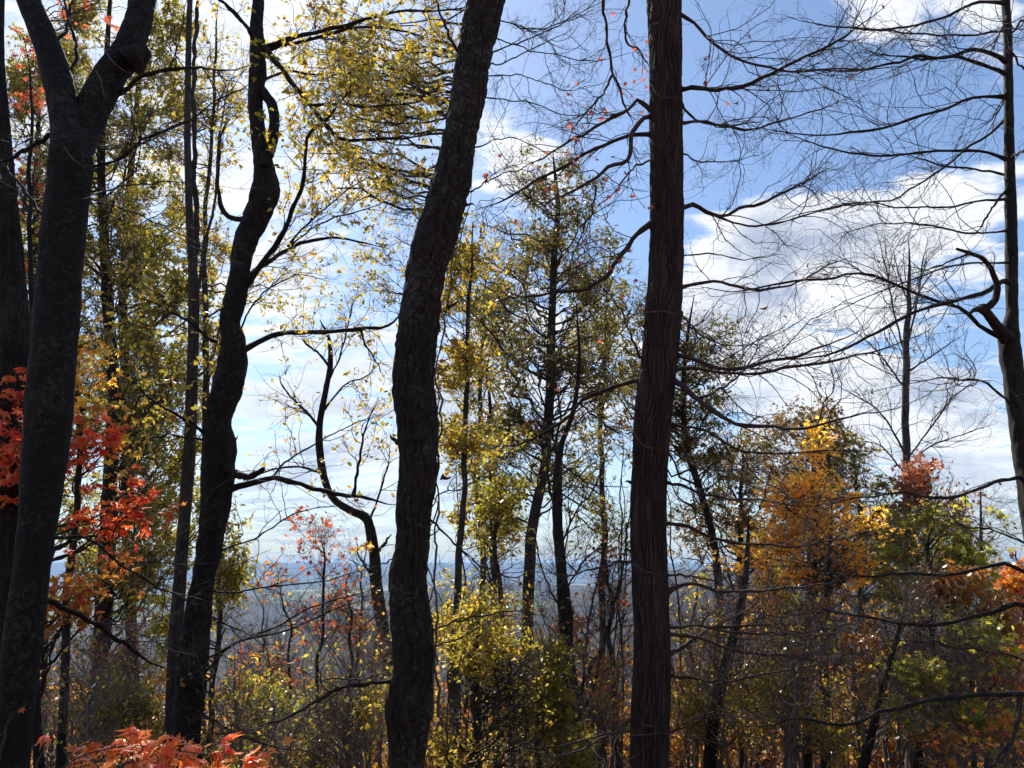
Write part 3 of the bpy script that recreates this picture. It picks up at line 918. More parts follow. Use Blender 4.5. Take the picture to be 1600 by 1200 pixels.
# the vine
t.limb([(684, 1120), (682, 1060), (684, 1000), (680, 940), (678, 900), (680, 840), (684, 760), (686, 700), (690, 640), (684, 590), (690, 540), (698, 480), (706, 420), (716, 370), (732, 318), (742, 260)],
       5, 2.5, -.02, .02, K=90, sides=7, tw=0, wig=.02, name='vine', mat=M_VINE)
t.limb([(676, 1110), (680, 1020), (674, 950), (670, 880), (676, 800), (680, 720), (684, 640), (678, 580), (688, 500), (700, 430), (712, 350)], 3, 2, -.05, -.05, K=80, sides=6, tw=0, wig=.03, name='vine', mat=M_VINE)

# ---------- 6. the straight ridged tree
t4 = t = Tree('ridged_tree', 'straight reddish brown trunk with long vertical bark ridges right of the middle', [
    (1013, 1270, 60), (1014, 1200, 60), (1017, 1100, 60), (1019, 1000, 56), (1015, 900, 56), (1013, 800, 56), (1017, 700, 56), (1023, 620, 58), (1030, 560, 56), (1037, 480, 55), (1041, 400, 52),
    (1042, 300, 51), (1041, 200, 51), (1040, 100, 51), (1038, 0, 54), (1037, -60, 52)],
    7.0, M_RIDGE, 'ridge', 240, 560, top=5, seed=4)
G = dict(L1=.95, n1=4.8, up=.03, flat=.25, r=(.0060, .0038, .0024))
R_ = [([(1060, 140), (1090, 137), (1115, 139), (1155, 136), (1200, 119), (1243, 97), (1310, 63), (1393, 0)], 8, 3.5),
      ([(1060, 20), (1085, 35), (1110, 62), (1145, 88), (1180, 100), (1240, 112), (1300, 110), (1370, 108), (1440, 100)], 6, 2),
      ([(1060, 192), (1100, 188), (1130, 195), (1170, 202), (1210, 192), (1270, 175), (1330, 150)], 6, 2),
      ([(1062, 152), (1072, 172), (1095, 190), (1140, 196), (1190, 190)], 5, 2.5),
      ([(1062, 326), (1085, 319), (1100, 328), (1125, 339), (1160, 325), (1200, 312), (1260, 282), (1310, 255)], 9, 2.5),
      ([(1112, 334), (1150, 348), (1200, 352), (1260, 336), (1320, 322), (1390, 318)], 5, 2),
      ([(1058, 452), (1085, 444), (1110, 440), (1140, 443), (1170, 452), (1200, 451), (1250, 440), (1300, 412), (1340, 400)], 7, 2.5),
      ([(1050, 556), (1080, 562), (1120, 575), (1160, 577), (1200, 565), (1240, 560), (1310, 530), (1360, 512)], 9, 3),
      ([(1050, 580), (1085, 575), (1140, 583), (1200, 583), (1235, 572), (1293, 567), (1350, 553), (1410, 535), (1460, 512)], 7, 3),
      ([(1045, 592), (1068, 602), (1085, 618), (1105, 634), (1130, 650), (1160, 664), (1200, 668), (1257, 667), (1313, 655), (1350, 645), (1385, 630)], 11, 3),
      ([(1095, 622), (1120, 610), (1150, 592), (1175, 560), (1190, 520)], 5, 2),
      ([(1040, 662), (1090, 670), (1130, 690), (1160, 705), (1200, 708), (1267, 706), (1347, 703), (1400, 697)], 5.5, 2),
      ([(1035, 752), (1070, 762), (1110, 773), (1150, 779), (1200, 782), (1267, 790), (1320, 782)], 6, 2.5),
      ([(1035, 818), (1070, 820), (1110, 838), (1160, 850), (1200, 850), (1227, 855), (1300, 845), (1347, 833), (1382, 820)], 6.5, 2.5),
      ([(1040, 928), (1060, 916), (1085, 912), (1125, 924), (1160, 926), (1200, 920), (1260, 916), (1330, 905)], 8, 2.5),
      ([(1040, 898), (1080, 900), (1120, 908), (1150, 898), (1170, 880)], 4, 2),
      ([(1042, 980), (1090, 978), (1130, 985), (1200, 990), (1280, 985), (1350, 965)], 5, 2),
      ([(1042, 990), (1100, 1000), (1150, 1018), (1200, 1023), (1270, 1030), (1340, 1045)], 7, 3),
      ([(1042, 1025), (1060, 1015), (1085, 998), (1110, 983), (1160, 978), (1220, 976)], 8, 3),
      ([(1042, 1055), (1090, 1062), (1140, 1062), (1200, 1052), (1270, 1035)], 5.5, 2.5),
      ([(1042, 1148), (1080, 1135), (1110, 1120), (1150, 1118), (1200, 1125)], 4, 2),
      ([(1062, 240), (1100, 252), (1150, 250), (1200, 235)], 3, 1.5), ([(1062, 400), (1110, 395), (1160, 405), (1230, 395)], 3, 1.5),
      ([(1058, 480), (1090, 520), (1140, 540), (1200, 535)], 4, 1.5), ([(1040, 700), (1090, 730), (1150, 735), (1220, 730)], 3.5, 1.5)]
for pts, a, b in R_:
    t.limb(pts, a, b, 0, random.uniform(-1.6, 1.2), tw=1.0, **G)
G2 = dict(L1=.7, n1=5.5, up=.02, flat=.15, r=(.0052, .0034, .0022))
L_ = [([(1020, 178), (1005, 163), (996, 157), (985, 168), (933, 197), (897, 217), (850, 245), (800, 275)], 8, 3),
      ([(1020, 210), (980, 212), (945, 225), (910, 242), (880, 262), (850, 275), (800, 305), (740, 330)], 8, 4),
      ([(1020, 180), (997, 192), (986, 215), (981, 245), (972, 256), (950, 262), (930, 280), (880, 305), (830, 330)], 10, 3),
      ([(1020, 348), (990, 372), (970, 400), (950, 428), (920, 450), (885, 455), (830, 462), (780, 466)], 10, 3.5),
      ([(1000, 594), (960, 604), (920, 620), (904, 632), (890, 652), (860, 670), (820, 690), (770, 702)], 10, 3),
      ([(905, 630), (935, 655), (960, 672), (990, 690)], 4, 2), ([(863, 672), (870, 710), (895, 740), (930, 758), (985, 762)], 4, 2),
      ([(940, -20), (948, 50), (953, 100), (957, 118), (970, 145), (990, 200)], 6, 4), ([(985, -10), (976, 38), (982, 70), (1000, 80), (1018, 110)], 5, 3),
      ([(957, 118), (940, 150), (910, 180), (880, 230)], 5, 2), ([(990, 876), (960, 880), (930, 890), (900, 898), (865, 902)], 5, 2.5), ([(990, 870), (978, 850), (980, 810)], 5, 2.5),
      ([(1000, 560), (985, 520), (960, 470), (930, 440)], 5, 2), ([(1018, 250), (990, 262), (960, 300), (930, 330)], 4, 2),
      ([(990, 1120), (950, 1150), (900, 1175), (840, 1190)], 5, 2.5), ([(930, 290), (925, 330), (905, 370), (890, 420)], 4, 2)]
for pts, a, b in L_:
    t.limb(pts, a, b, 0, random.uniform(-1.0, 1.2), tw=.9, **G2)
t.limb([(1000, 1145), (985, 1142), (940, 1150), (860, 1168), (800, 1160)], 4, 2.5, -.2, -.6, tw=.3, L1=.4)
t.hang(.16, .07, 'smaple', L_DULLRED, [(940, 110, 130, 140, .8), (870, 250, 120, 90, 1.0), (940, 330, 100, 90, .6), (1100, 130, 70, 90, .7), (890, 420, 130, 120, .35), (880, 650, 110, 90, .3), (830, 50, 60, 60, .2)],
       singles=120, minpx=5, droop=.9)
t.hang(.03, .06, 'oak', L_BROWN, [(1350, 480, 260, 140, .9), (1180, 660, 60, 80, .9), (1280, 130, 160, 130, .5), (1200, 700, 200, 200, .4)], singles=60, minpx=5, droop=.9)

for pts in ([(985, 880), (1010, 893), (1040, 896), (1048, 880)], [(975, 640), (1000, 690), (1030, 700), (1050, 695)], [(1010, 488), (1035, 486), (1062, 490)], [(1002, 1130), (1022, 1134)], [(975, 1147), (1010, 1148), (1050, 1146), (1090, 1150)],
            [(1020, 38), (1030, 36)], [(1016, 130), (1030, 150), (1055, 152)]):
    t.limb(pts, 1.6, .8, -.32, -.36, tw=.5, L1=.12, n1=10, levels=1, r=(.0015, .001, .001), K=12, sides=4, wig=.006, mat=M_BRUSH)
for q, pts in ((t3, [(700, 480), (712, 474), (716, 468)]), (t3, [(622, 690), (612, 684), (609, 678)]), (t3, [(690, 745), (700, 748), (706, 745)]), (t3, [(705, 330), (738, 318), (744, 322)]),
               (t2, [(355, 620), (374, 612), (380, 606)]), (t2, [(322, 800), (313, 792), (308, 794)]), (t2, [(345, 690), (366, 688), (372, 680)]), (t4, [(1000, 760), (981, 752), (976, 754)]), (t4, [(1055, 520), (1064, 512), (1068, 513)])):
    q.limb(pts, 9, 3.5, 0, .02, K=6, sides=8, tw=0, wig=.004, name='stub')
for pts in ([(150, 58), (168, 85), (190, 108), (212, 118)], [(150, 110), (160, 135), (166, 155)], [(60, 180), (80, 195), (92, 205)], [(100, 230), (130, 260), (145, 235)]):
    t1.limb(pts, 1.6, .8, -.36, -.38, tw=.4, L1=.1, n1=10, levels=1, r=(.0015, .001, .001), K=12, sides=4, wig=.006, mat=M_BRUSH)

# ---------- 7. slim tree by the right edge
t5 = t = Tree('right_tree', 'slim dark tree by the right edge with a hooked stub and long level bare branches', [
    (1655, 1240, 40), (1650, 1100, 38), (1640, 1000, 36), (1625, 900, 35), (1612, 800, 34), (1602, 720, 33), (1592, 650, 32), (1585, 590, 31), (1577, 545, 31), (1577, 520, 28), (1581, 490, 18), (1581, 440, 17), (1580, 350, 17), (1577, 250, 15),
    (1576, 150, 14), (1574, 50, 13), (1570, -20, 12), (1567, -80, 11)],
    8.0, M_DARK, 'knob', 60, 420, top=3.5, seed=6)
t.limb([(1572, 528), (1556, 508), (1542, 490), (1532, 481), (1545, 479), (1555, 468), (1558, 450), (1552, 428), (1537, 405), (1518, 396), (1495, 389)], 16, 4.5, -.1, -.6, K=50, sides=12, tw=.15, wig=.02, L1=.4, name='stub')
t.limb([(1534, 482), (1522, 486), (1512, 492)], 11, 5, -.3, -.4, K=8, sides=8, tw=0, name='stub')
B5 = [([(1570, 5), (1530, 3), (1490, 20), (1450, 35), (1400, 45), (1340, 45), (1280, 38), (1220, 20)], 6, 2),
      ([(1572, 48), (1520, 54), (1480, 55), (1420, 52), (1360, 46), (1300, 40)], 4, 2),
      ([(1574, 98), (1545, 83), (1510, 79), (1480, 90), (1430, 88), (1400, 98), (1350, 108), (1290, 112), (1230, 106)], 7.5, 2.5),
      ([(1574, 118), (1530, 98), (1490, 89), (1450, 92), (1410, 90), (1350, 82)], 7, 2.5),
      ([(1574, 151), (1530, 151), (1500, 160), (1470, 173), (1430, 182), (1390, 197), (1330, 208), (1260, 210), (1200, 203), (1150, 190)], 6.5, 2.5),
      ([(1574, 250), (1540, 238), (1510, 235), (1460, 236), (1410, 242), (1360, 243), (1290, 230), (1240, 212), (1200, 200)], 6.5, 2),
      ([(1576, 275), (1530, 265), (1480, 261), (1440, 248), (1390, 235)], 5, 2),
      ([(1576, 182), (1540, 215), (1510, 233), (1480, 258), (1440, 285), (1400, 310), (1370, 315), (1320, 320), (1250, 335), (1200, 352)], 5, 2),
      ([(1578, 310), (1530, 315), (1480, 323), (1400, 324), (1350, 318), (1290, 345)], 4.5, 2),
      ([(1576, 293), (1550, 325), (1535, 352), (1518, 372)], 5.5, 2.5), ([(1574, 25), (1560, 55), (1545, 72)], 5, 2), ([(1576, 130), (1562, 170), (1540, 195), (1520, 205)], 4, 2),
      ([(1580, 440), (1562, 441), (1540, 455), (1500, 468), (1450, 480), (1410, 498), (1370, 520), (1320, 545), (1260, 560), (1190, 566)], 9, 3),
      ([(1565, 528), (1530, 510), (1505, 482), (1470, 475), (1430, 457), (1390, 440), (1360, 430), (1330, 427), (1300, 435), (1230, 440), (1150, 455), (1080, 446)], 8, 2.5),
      ([(1515, 397), (1480, 410), (1435, 425)], 4, 2),
      ([(1582, 634), (1550, 605), (1525, 595), (1480, 592), (1440, 594), (1400, 600)], 5, 2),
      ([(1598, 745), (1570, 750), (1547, 757), (1500, 773), (1447, 777), (1400, 770), (1327, 780), (1260, 800)], 7, 2.5),
      ([(1575, 360), (1500, 362), (1440, 350), (1360, 352), (1290, 372)], 4, 2), ([(1580, 410), (1500, 412), (1420, 440), (1340, 470), (1280, 500)], 4, 2),
      ([(1576, 60), (1600, 30), (1640, 20)], 4, 3), ([(1576, 75), (1598, 105), (1630, 120)], 4, 3), ([(1578, 245), (1600, 235), (1640, 200)], 5, 3),
      ([(1625, 900), (1600, 895), (1570, 880), (1540, 885), (1500, 897), (1460, 898), (1400, 897), (1350, 900), (1300, 897), (1250, 880), (1200, 872)], 8, 2.5),
      ([(1635, 965), (1610, 950), (1583, 943), (1550, 957), (1493, 972), (1447, 977), (1400, 973), (1353, 965), (1280, 952), (1220, 955)], 10, 3),
      ([(1640, 1080), (1580, 1082), (1530, 1085), (1480, 1090), (1440, 1098), (1400, 1110), (1370, 1115), (1350, 1125), (1310, 1132), (1260, 1125), (1230, 1125), (1200, 1134), (1120, 1130)], 10, 3),
      ([(1592, 1083), (1590, 1130), (1577, 1165), (1555, 1190), (1530, 1215)], 9, 5),
      ([(1625, 860), (1560, 830), (1500, 820), (1430, 800)], 4, 2), ([(1640, 1040), (1560, 1020), (1480, 1010), (1400, 1000), (1330, 1010)], 4, 2)]
for pts, a, b in B5:
    t.limb(pts, a, b, 0, random.uniform(-1.4, 1.0), tw=.95, L1=.95, n1=4.8, up=.02, flat=.25, r=(.0055, .0036, .0023))
t.hang(.03, .06, 'oak', L_BROWN, [(1400, 480, 200, 100, 1), (1350, 150, 200, 150, .4), (1500, 860, 120, 80, 1)], singles=60, minpx=5, droop=.9)

# ------------------------------------------------------------------ middle distance trees
t = Tree('olive_oak_tree', 'tall leafy tree with yellow-green foliage behind the forked tree, its dark trunk running down left', [
    (148, 1240, 26), (155, 1080, 26), (165, 900, 25), (172, 750, 22), (178, 620, 19), (170, 500, 17), (163, 380, 14), (158, 250, 12), (165, 120, 9), (172, 0, 6)], 14, M_DARK, 'knob', 30, 240, top=2, seed=21, twig=M_TWIG)
t.crown([(190, 420, 110, 150, 34), (170, 150, 120, 130, 30), (215, 640, 100, 110, 30), (210, 860, 100, 110, 22), (80, 300, 70, 120, 14)], L_OLIVE, .085, 'oak', 5.0, sub=(10, 7), gap=.28)
t = Tree('yellow_oak_tree', 'leafy yellowing tree between the forked tree and the slim stem, dense from top to bottom', [
    (212, 1240, 18), (206, 1000, 17), (198, 800, 16), (196, 600, 15), (192, 470, 13), (200, 320, 10), (215, 150, 8), (222, 20, 5)], 17, M_GREY, 'knob', 24, 200, top=2, seed=22, twig=M_TWIG)
t.crown([(255, 330, 75, 120, 26), (250, 560, 80, 110, 26), (320, 640, 45, 150, 20), (250, 90, 80, 110, 22), (250, 760, 80, 80, 18), (330, 420, 40, 90, 10)], L_LIME, .09, 'oval', 5.0, sub=(10, 7), gap=.28)
t = Tree('backdrop_yellow_tree', 'tall yellow-olive tree filling the far left behind the forked tree and the edge trunk', [
    (62, 1240, 16), (66, 1000, 15), (60, 800, 14), (52, 600, 12), (55, 400, 10), (60, 200, 7), (62, 20, 4)], 18, M_DARK, 'knob', 24, 160, top=2, seed=26, twig=M_TWIG)
t.crown([(60, 110, 80, 110, 26), (30, 330, 60, 120, 16), (150, 40, 60, 60, 12), (140, 250, 50, 90, 14), (150, 560, 50, 110, 16), (140, 800, 60, 90, 12)], L_LIME, .09, 'oval', 4.6, sub=(10, 7), gap=.3)
t = Tree('back_beech_tree', 'leafy yellow-olive beech behind, its trunk hidden by the leaning trunk and its crown reaching left', [
    (645, 1240, 18), (642, 1000, 17), (650, 800, 16), (650, 600, 15), (665, 450, 13), (690, 330, 11), (708, 220, 9), (722, 100, 7), (735, -20, 5)], 12.5, M_GREY, 'smooth', 24, 160, top=2, seed=27, twig=M_TWIG)
t.crown([(560, 120, 130, 110, 26), (640, 300, 70, 90, 16), (480, 60, 90, 90, 12), (470, 230, 80, 80, 8), (600, 420, 70, 70, 9), (680, 60, 50, 70, 8)], L_YELLOW, .07, 'oval', 4.2, sub=(9, 6), gap=.36, rise=(.0, .5))
t = Tree('linden_tree', 'airy yellow leafed tree behind the slim stem and the crooked tree, upper left', [
    (318, 1240, 12), (312, 1000, 12), (318, 800, 11), (322, 600, 10), (318, 420, 8), (325, 260, 6), (335, 100, 4)], 15, M_GREY, 'smooth', 20, 160, top=1.5, seed=28, twig=M_TWIG)
t.crown([(330, 120, 110, 110, 20), (320, 330, 60, 100, 14), (250, 200, 80, 100, 12), (320, 560, 50, 90, 12), (460, 470, 60, 60, 5)], L_YELLOW, .08, 'oval', 3.6, sub=(9, 6), gap=.36, rise=(.0, .5))
t = Tree('chestnut_oak_sapling', 'small yellow-green oak with drooping leaf bunches just right of the crooked trunk', [
    (322, 1240, 9), (330, 1100, 9), (338, 980, 8), (345, 880, 6), (350, 800, 4)], 11.5, M_GREY, 'smooth', 14, 100, cat='sapling', seed=23, twig=M_TWIG)
t.crown([(352, 880, 28, 60, 12), (358, 960, 26, 45, 10), (335, 820, 30, 50, 8), (250, 970, 40, 60, 12)], L_LIME, .10, 'oak', 3.0, Lt=.3, singles=120, droop=.9, sub=(6, 4), gap=.25)
t = Tree('orange_maple_tree', 'slim maple with orange and gold leaves half hidden behind the forked trunk', [
    (92, 1240, 14), (100, 1050, 13), (112, 850, 11), (120, 700, 9), (118, 560, 8), (112, 420, 6), (105, 300, 5)], 9.5, M_DARK, 'smooth', 18, 160, seed=24, twig=M_TWIG, dtop=.4)
t.crown([(128, 590, 48, 70, 16), (150, 680, 60, 50, 16), (140, 500, 30, 60, 8), (30, 400, 40, 120, 10)], L_GOLD, .085, 'maple', 1.4, Lt=.32, singles=200, droop=.2, facing=1.2, sub=(5, 3))
t = Tree('red_maple_tree', 'young maple with scarlet leaf layers beside and behind the forked trunk at lower left', [
    (60, 1240, 16), (56, 1050, 14), (62, 880, 12), (60, 700, 10), (54, 520, 8), (50, 380, 7), (45, 220, 5), (42, 60, 4)], 7.8, M_DARK, 'smooth', 18, 160, seed=25, twig=M_TWIG)
t.crown([(30, 695, 70, 36, 14, -1.2), (150, 700, 50, 20, 5, -.4), (215, 785, 55, 24, 7, -.4), (20, 625, 40, 22, 4, -1.0)], L_RED, .105, 'maple', 1.4, Lt=.32, singles=190, droop=.1, facing=2.4, sub=(6, 3), spreadz=.4, gap=.2, rise=(.0, .35))
t.crown([(110, 935, 60, 34, 10, -.3), (185, 900, 50, 30, 3, .3), (150, 640, 50, 40, 5, 0)], L_MIXED, .10, 'maple', 1.3, Lt=.3, singles=100, droop=.1, facing=1.6, sub=(6, 3), gap=.2)
t.crown([(30, 180, 55, 40, 8, .5), (45, 290, 45, 50, 8, .5), (130, 25, 60, 30, 6, .3), (20, 60, 40, 40, 3, .3), (30, 440, 40, 60, 6, .4)], L_DULLRED, .08, 'smaple', 1.5, Lt=.34, droop=.1, facing=1.2, sub=(5, 3))

t = Tree('wavy_tree', 'wavy dark little tree left of the leaning trunk with a curling left limb', [
    (622, 1180, 20), (608, 1060, 20), (598, 980, 19), (588, 920, 19), (585, 870, 18), (578, 825, 15), (570, 808, 14), (545, 796, 12), (520, 778, 11), (506, 745, 12), (499, 700, 12), (500, 660, 10), (509, 610, 9), (516, 570, 9), (514, 530, 6), (500, 500, 4)], 15, M_DARK, 'knob', 30, 260, seed=31)
w5 = dict(L1=1.1, n1=4.5, up=.08, flat=.1, r=(.009, .006, .004))
t.limb([(516, 575), (500, 555), (480, 538), (470, 525)], 6, 3, 0, .5, tw=1, **w5)
t.limb([(500, 670), (480, 645), (455, 620), (440, 600), (436, 582)], 6, 3, 0, .6, tw=1, **w5)
t.limb([(507, 640), (540, 600), (570, 590), (600, 560)], 4, 2, 0, .6, tw=1, **w5)
t.limb([(576, 820), (590, 780), (605, 730), (610, 690)], 5, 2.5, 0, .6, tw=1, **w5)
t.limb([(586, 868), (600, 850), (612, 835)], 7, 5, 0, .4, tw=.5, **w5)
t.limb([(588, 905), (575, 890), (562, 870), (555, 840)], 5, 2, 0, -.4, tw=.7, **w5)
t.limb([(505, 740), (470, 730), (420, 735), (370, 760)], 5, 2, 0, .6, tw=1, **w5)
t.limb([(510, 600), (530, 560), (545, 500), (560, 450)], 4, 2, 0, .6, tw=1, **w5)
t.hang(.9, .11, 'oval', L_YELLOW, [(520, 560, 130, 120, .8), (560, 660, 90, 80, .6), (430, 640, 80, 90, .3)])
t.hang(7, .15, 'maple', L_GOLD, [(555, 872, 45, 30, 1.0)], singles=40, facing=1.6)

ROUGH = dict(sides=20, rings=160)
t = Tree('yellow_beech_tree', 'slender tree with yellow and orange leaves directly right of the leaning trunk', [
    (716, 1240, 14), (712, 1050, 13), (716, 900, 11), (722, 760, 9), (726, 620, 8), (735, 480, 6), (742, 350, 5)], 11.5, M_GREY, 'smooth', seed=41, twig=M_TWIG, **ROUGH)
t.crown([(722, 600, 45, 90, 26), (715, 480, 45, 70, 14), (735, 400, 50, 60, 12), (715, 690, 40, 40, 10)], L_YELLOW, .085, 'oval', 2.0, Lt=.34)
t = Tree('dark_oak_tree', 'tall dark green oak whose crown fills the gap between the two big middle trunks', [
    (818, 1240, 21), (820, 1100, 19), (824, 950, 18), (828, 840, 17), (845, 740, 16), (856, 640, 15), (862, 520, 13), (868, 420, 11), (872, 320, 8), (872, 230, 4)], 14.5, M_GREY, 'smooth', 30, 260, seed=42, twig=M_TWIG)
t.crown([(868, 280, 100, 60, 20), (800, 400, 130, 80, 26), (940, 400, 100, 100, 26), (850, 540, 140, 80, 32), (960, 540, 60, 90, 18), (780, 640, 80, 90, 18), (900, 680, 110, 70, 18)], L_OAK, .095, 'oak', 3.8, droop=.8, sub=(8, 5))
t = Tree('rusty_oak_tree', 'thin oak left of the dark oak with brown-green leaves and mixed rust tips', [
    (778, 1240, 13), (774, 1080, 12), (770, 930, 11), (770, 800, 8), (768, 650, 6), (766, 520, 4)], 16, M_GREY, 'smooth', seed=43, twig=M_TWIG, **ROUGH)
t.crown([(765, 470, 60, 110, 24), (765, 700, 50, 60, 12), (750, 610, 40, 50, 8)], L_OLIVE, .10, 'oak', 2.8)
t.limb([(770, 925), (760, 880), (750, 820), (735, 780)], 5, 2, 0, .4, tw=.8, **w5)
t = Tree('back_oak_tree', 'leafy olive oak further back, seen between the dark oak and the ridged trunk', [
    (935, 1240, 12), (938, 1050, 11), (942, 880, 10), (938, 720, 8), (945, 560, 6), (950, 400, 3)], 19, M_GREY, 'smooth', seed=63, twig=M_TWIG, **ROUGH)
t.crown([(930, 480, 90, 100, 22), (960, 600, 70, 80, 16), (900, 700, 110, 70, 16), (870, 400, 70, 80, 10), (930, 790, 70, 60, 10)], L_OLIVE, .12, 'oak', 3.0, sub=(8, 5), gap=.3)
t = Tree('back_yellow_tree', 'sparse yellow-olive tree further back, just right of the leaning trunk', [
    (745, 1240, 12), (748, 1050, 11), (752, 880, 10), (748, 720, 8), (752, 560, 6), (758, 420, 3)], 18, M_GREY, 'smooth', seed=64, twig=M_TWIG, **ROUGH)
t.crown([(755, 520, 85, 100, 20), (745, 670, 85, 70, 18), (790, 400, 70, 60, 10), (710, 420, 50, 60, 8), (780, 800, 90, 60, 12)], L_YELLOWO, .11, 'oval', 2.6, sub=(8, 5), gap=.3)
t = Tree('small_gold_tree', 'small tree with bright yellow leaves standing low between the leaning trunk and the dark oak', [
    (800, 1240, 9), (795, 1080, 9), (785, 950, 8), (778, 850, 6), (775, 740, 4)], 12.5, M_GREY, 'smooth', seed=44, twig=M_TWIG, **ROUGH)
t.crown([(755, 790, 55, 60, 20), (800, 740, 50, 60, 12), (790, 860, 50, 50, 8)], L_LIME, .09, 'oval', 2.0, Lt=.34)
t = Tree('black_stem_tree', 'black bent stem between the dark oak and the ridged trunk, splitting near its foot', [
    (900, 1240, 30), (895, 1140, 28), (892, 1080, 26), (886, 1010, 20), (884, 960, 24), (878, 900, 18), (872, 830, 17), (871, 760, 16), (876, 700, 10), (896, 640, 8), (905, 560, 6), (900, 470, 4)], 12, M_DARK, 'knob', 30, 240, seed=45)
w6 = dict(L1=.8, n1=3.5, up=.08, flat=.1, r=(.008, .005, .003))
for pts, a, b in (([(902, 1130), (925, 1080), (940, 1020), (955, 960), (972, 890), (980, 820)], 7, 3), ([(900, 1120), (912, 1060), (918, 980), (935, 900), (950, 840)], 6, 2.5),
                  ([(888, 1080), (870, 1040), (840, 1010), (800, 990)], 6, 2.5), ([(896, 1100), (930, 1030), (960, 980), (990, 940)], 5, 2.5), ([(874, 800), (860, 770), (855, 720), (862, 680)], 7, 3),
                  ([(880, 930), (910, 880), (940, 850), (960, 800)], 4, 2), ([(880, 960), (850, 900), (838, 850), (820, 800)], 4, 2), ([(874, 860), (900, 800), (930, 760), (950, 700)], 4, 2)):
    t.limb(pts, a, b, 0, random.uniform(-.6, .8), tw=1.1, **w6)
t.hang(.5, .09, 'smaple', L_DRED, [(930, 980, 80, 140, .8)])
t = Tree('rust_maple_sapling', 'low maple with rusty red leaves between the black stem and the ridged trunk', [
    (965, 1240, 10), (962, 1100, 9), (955, 980, 7), (950, 880, 5), (948, 820, 3)], 13, M_DARK, 'smooth', seed=46, twig=M_TWIG, cat='sapling', **ROUGH)
t.crown([(945, 930, 45, 70, 18), (940, 1090, 40, 60, 12), (880, 980, 40, 30, 6)], L_DRED, .085, 'smaple', 1.8, Lt=.34)
t = Tree('lime_sapling', 'leafy yellow-green sapling at the foot of the black stem', [
    (845, 1240, 9), (842, 1150, 8), (846, 1080, 6), (850, 1010, 4)], 10.5, M_GREY, 'smooth', seed=47, twig=M_TWIG, cat='sapling', **ROUGH)
t.crown([(845, 1130, 40, 50, 14), (850, 1040, 38, 40, 10), (900, 1160, 50, 30, 8)], L_LIME, .11, 'smaple', 1.8, Lt=.3, facing=1.2)
t = Tree('yellow_green_shrub', 'dense yellow-green bush filling the lower gap right of the leaning trunk', [
    (740, 1240, 12), (742, 1120, 11), (745, 1020, 9), (742, 940, 6)], 10, M_GREY, 'smooth', seed=48, twig=M_TWIG, cat='bush', **ROUGH)
t.crown([(750, 1100, 100, 115, 34), (750, 985, 85, 60, 15), (830, 1050, 60, 100, 18), (700, 1150, 60, 60, 14)], L_BUSH, .058, 'oval', 2.8, Lt=.36, sub=(8, 6), gap=.40)
t = Tree('olive_bush', 'brownish olive bush rising behind the yellow-green one, against the blue hills', [
    (705, 1240, 10), (705, 1080, 9), (715, 980, 7), (725, 910, 4)], 14, M_GREY, 'smooth', seed=49, twig=M_TWIG, cat='bush', **ROUGH)
t.crown([(715, 960, 60, 60, 24), (770, 970, 50, 50, 14)], L_BUSH, .08, 'oval', 2.5, Lt=.4)
t = Tree('green_oak_tree', 'dark green oak crown looking out on both sides of the ridged trunk', [
    (1114, 1240, 15), (1118, 1080, 14), (1124, 960, 13), (1116, 850, 12), (1092, 760, 11), (1072, 690, 10), (1068, 600, 8), (1075, 520, 5), (1085, 460, 3)], 15.5, M_DARK, 'knob', 26, 220, seed=51, twig=M_TWIG)
t.crown([(1105, 530, 60, 60, 26), (1080, 610, 95, 60, 28), (975, 480, 45, 50, 10), (965, 600, 40, 70, 12), (1110, 690, 90, 60, 24)], L_OAK, .105, 'oak', 3.8, droop=.8, sub=(8, 5))
t = Tree('brown_oak_tree', 'thin reddish brown leafed tree right of the ridged trunk, below the green oak', [
    (1160, 1240, 11), (1158, 1050, 10), (1160, 900, 9), (1158, 780, 7), (1155, 660, 4)], 17, M_DARK, 'smooth', seed=52, twig=M_TWIG, **ROUGH)
t.crown([(1160, 720, 85, 75, 30), (1100, 800, 90, 70, 20), (1200, 820, 80, 60, 18)], L_RUSTO, .085, 'oval', 2.6)
t = Tree('russet_topped_tree', 'round-topped tree with russet crown rising behind the golden maple', [
    (1265, 1240, 12), (1266, 1050, 11), (1268, 900, 10), (1268, 760, 8), (1265, 650, 4)], 18, M_DARK, 'smooth', seed=53, twig=M_TWIG, **ROUGH)
t.crown([(1258, 665, 65, 50, 24), (1310, 715, 60, 50, 16), (1225, 730, 60, 50, 12), (1280, 790, 90, 60, 16)], L_RUSTO, .085, 'oval', 3.0, sub=(8, 5), gap=.28)
t = Tree('olive_green_tree', 'olive green tree top just right of the golden maple', [
    (1352, 1240, 11), (1350, 1050, 10), (1346, 900, 8), (1340, 780, 6), (1335, 700, 4)], 17, M_DARK, 'smooth', seed=54, twig=M_TWIG, **ROUGH)
t.crown([(1345, 760, 60, 70, 24), (1395, 840, 70, 60, 18), (1320, 700, 40, 35, 6), (1470, 830, 70, 60, 12)], L_OLIVE, .10, 'oval', 2.4)
t = Tree('golden_maple_tree', 'glowing golden orange maple at the right, brightest tree of the undergrowth', [
    (1262, 1240, 12), (1262, 1080, 11), (1265, 960, 9), (1272, 860, 7), (1280, 780, 5), (1285, 720, 3)], 13, M_DARK, 'smooth', seed=55, twig=M_TWIG, **ROUGH)
